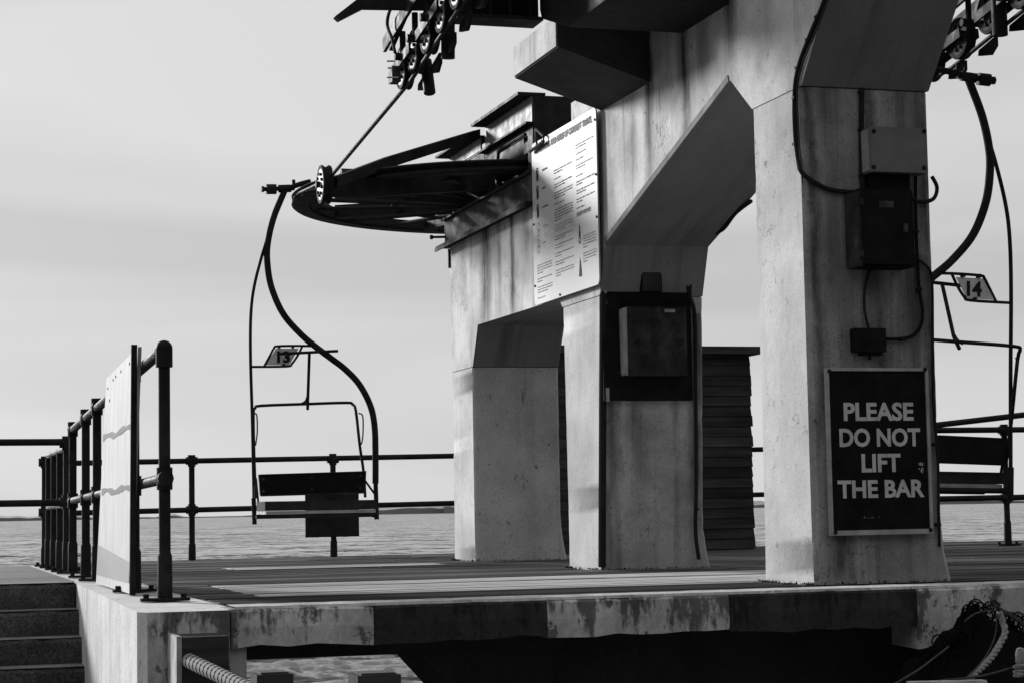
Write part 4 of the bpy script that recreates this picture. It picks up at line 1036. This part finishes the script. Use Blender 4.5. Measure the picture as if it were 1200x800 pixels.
# ------------------------------------------------------------------ quay-side things in front of the deck
tp = thing('timber_fender_post', 'dark timber post with a pale edge against the deck corner', 'post', (1.37, 9.6, -1.2))
bm = bm_new(); box(bm, P(213, 745, Y=9.55).x, P(268, 745, Y=9.55).x, 9.55, 9.85, -1.2, -.105); obj('post_body', bm, 'post_wood', tp, bevel=.012)
bm = bm_new(); box(bm, P(206.5, 745, Y=9.55).x, P(212.7, 745, Y=9.55).x, 9.54, 9.86, -1.2, -.10); obj('edge_strip', bm, 'galv', tp)
rp = thing('rope_bound_handrail', 'handrail pipe bound with pale rope leading away from the timber post', 'handrail', (1.3, 9.5, -.2))
A = P(222, 774, Y=9.52); B = P(330, 826, Y=8.4)
bm = bm_new(); tube(bm, [A, B], .036, 14); obj('rope_sleeve', bm, 'hemp', rp, smooth=True)
d = (B-A); L_ = d.length; d.normalize(); e1 = d.cross(Vector((0, 0, 1))).normalized(); e2 = d.cross(e1)
bm = bm_new(); turns = int(L_/.046)
path = [A+d*(L_*k/(turns*10))+(e1*math.cos(2*math.pi*k/10)+e2*math.sin(2*math.pi*k/10))*.036 for k in range(turns*10+1)]
tube(bm, path, .0032, 6); obj('rope_binding', bm, 'rubber', rp, smooth=True)
for k, (x0, x1, yt) in enumerate(((301, 344, 790.5), (419, 470, 791.5))):
    a = P(x0, yt, Y=8.5); b_ = P(x1, yt, Y=8.5); w = b_.x-a.x
    t = thing('timber_bollard', ('square dark timber post top near the rope-bound handrail', 'square dark timber post top in front of the deck opening')[k], 'post', (a.x+w/2, 8.6, -1.2), 'timber posts along the quay edge')
    bm = bm_new(); box(bm, a.x, b_.x, 8.5, 8.5+w, -1.2, a.z); obj('post_body', bm, 'post_wood', t, bevel=.018)
    bm = bm_new(); box(bm, a.x+.02, b_.x-.02, 8.52, 8.48+w, a.z, a.z+.008); obj('post_cap', bm, 'under', t, bevel=.003)

# heap of netting and rope at the right
nb_ = thing('fishing_net', 'heap of black netting piled against the deck edge', 'net', (5.6, 9.5, -1.2))
bm = bm_new(); rn = random.Random(8); NX, NY = 40, 18
grid = []
prof = [(4.94, -.55), (5.05, -.45), (5.18, -.345), (5.30, -.25), (5.40, -.16), (5.47, -.115), (5.55, -.15), (5.68, -.23), (5.9, -.24), (6.3, -.3), (6.8, -.5)]
def prof_z(x):
    for (a, za_), (b2, zb2) in zip(prof, prof[1:]):
        if a <= x <= b2: return za_+(zb2-za_)*(x-a)/(b2-a)
    return -.6
for i in range(NX+1):
    x = 4.94+1.86*i/NX; row = []
    for j in range(NY+1):
        t = j/NY; yy = 9.84-.75*t; h = prof_z(x)*(1-t*.15)-.9*t**1.6
        h += .035*math.sin(x*23+yy*17)*math.sin(yy*31-x*9)+rn.uniform(-.02, .02)
        row.append(bm.verts.new((x+rn.uniform(-.015, .015), yy, max(-1.2, min(-.08, h)))))
    grid.append(row)
for i in range(NX):
    for j in range(NY): bm.faces.new((grid[i][j], grid[i+1][j], grid[i+1][j+1], grid[i][j+1]))
obj('net_heap', bm, 'net', nb_, smooth=True)
bm = bm_new()
for k in range(110):
    x = rn.uniform(5.02, 6.3); z = prof_z(x)+rn.uniform(-.02, .03); c = Vector((x, rn.uniform(9.55, 9.84), z)); rad = rn.uniform(.02, .05)
    ph = rn.uniform(0, 6); tl = rn.uniform(-.6, .6)
    tube(bm, [c+Vector((math.cos(a_)*rad, math.sin(a_)*rad*tl, math.sin(a_)*rad)) for a_ in [ph+6.283*m_/10 for m_ in range(10)]], .0045, 5, closed=True)
ob_ = obj('net_loop', bm, 'net', nb_); ob_['kind'] = 'stuff'
def laid_rope(name, label, pts, r, mat='hemp', strands=3, pitch=.11):
    t = thing(name, label, 'rope', pts[0], 'ropes on the net heap')
    path = smooth_path(pts, 14); acc = [0]
    for a, b2 in zip(path, path[1:]): acc.append(acc[-1]+(b2-a).length)
    for s_ in range(strands):
        pp = []
        for i, p in enumerate(path):
            tg = (path[min(i+1, len(path)-1)]-path[max(i-1, 0)]).normalized(); e1 = tg.cross(Vector((0, 1, 0.01))).normalized(); e2 = tg.cross(e1)
            th = 2*math.pi*(acc[i]/pitch+s_/strands); pp.append(p+(e1*math.cos(th)+e2*math.sin(th))*r*.5)
        b = bm_new(); tube(b, pp, r*.56, 7); obj('strand', b, mat, t, smooth=True)
    return t
f9 = lambda x, y, Y=9.50: P(x, y, Y=Y)
laid_rope('mooring_rope', 'thick pale twisted rope hanging down over the net heap', [f9(1171, 716), f9(1175, 728), f9(1178, 740, 9.46), f9(1173, 752, 9.42), f9(1163, 768, 9.36), f9(1151, 781, 9.3), f9(1140, 791, 9.25), f9(1128, 806, 9.2)], .017)
laid_rope('mooring_rope', 'grey rope running off the net heap to the right edge', [f9(1160, 702), f9(1166, 709), f9(1176, 716), f9(1188, 723), f9(1202, 733), f9(1225, 745)], .011, 'hemp_dark')
def thin(label, pts, r, mat):
    b = bm_new(); tube(b, smooth_path(pts, 8), r, 6); return tag(obj('twine', b, mat, smooth=True), label, 'twine', 'loose twine on the net heap')
thin('thin twine arching along the top of the net heap', [f9(1130, 728), f9(1142, 719), f9(1155, 715.5), f9(1170, 715), f9(1200, 719), f9(1220, 722)], .004, 'hemp_dark')
thin('thin dark twine hanging beside the thick pale rope', [f9(1168, 718), f9(1167, 740), f9(1160, 760, 9.4), f9(1148, 778, 9.3), f9(1134, 792, 9.2), f9(1120, 806, 9.15)], .004, 'hemp_dark')
thin('long pale cord slanting from the net heap down to the left', [f9(1112, 757, 9.45), f9(1095, 770, 9.4), f9(1078, 783, 9.3), f9(1060, 794, 9.2), f9(1040, 806, 9.1)], .005, 'hemp_dark')
thin('straight dark cord crossing low over the net heap', [f9(1100, 797, 9.1), f9(1140, 793, 9.1), f9(1165, 788, 9.1), f9(1205, 776, 9.1)], .006, 'hemp_dark')
fl = thing('net_float', 'small pale float lying in the net heap at the picture edge', 'float', f9(1195, 772, 9.1))
bm = bm_new(); c = f9(1196, 770, 9.05); disc(bm, c, 'z', [(.004, .05), (.018, .045), (.026, .02), (.026, -.02), (.018, -.045), (.004, -.05)], 16); obj('float_body', bm, 'hemp', fl, smooth=True)
for k, (yy) in enumerate((781, 787, 791)):
    laid_rope('rope_coil', ('upper', 'middle', 'lower')[k]+' pale turn of rope under the small float', [f9(1189, yy, 9.05), f9(1198, yy-1, 9.0), f9(1215, yy-1, 9.05)], .011)
gb = thing('gunwale_board', 'pale painted plank edge below the net heap', 'plank', (5, 9, -.5))
bm = bm_new(); a = P(1062, 797.5, Y=8.95); b_ = P(1150, 795.5, Y=8.95); prism(bm, [(a.x, a.z), (b_.x, b_.z), (b_.x+.05, b_.z-.15), (a.x, a.z-.15)], 'y', 8.9, 8.95); obj('board', bm, 'kerb_white', gb)
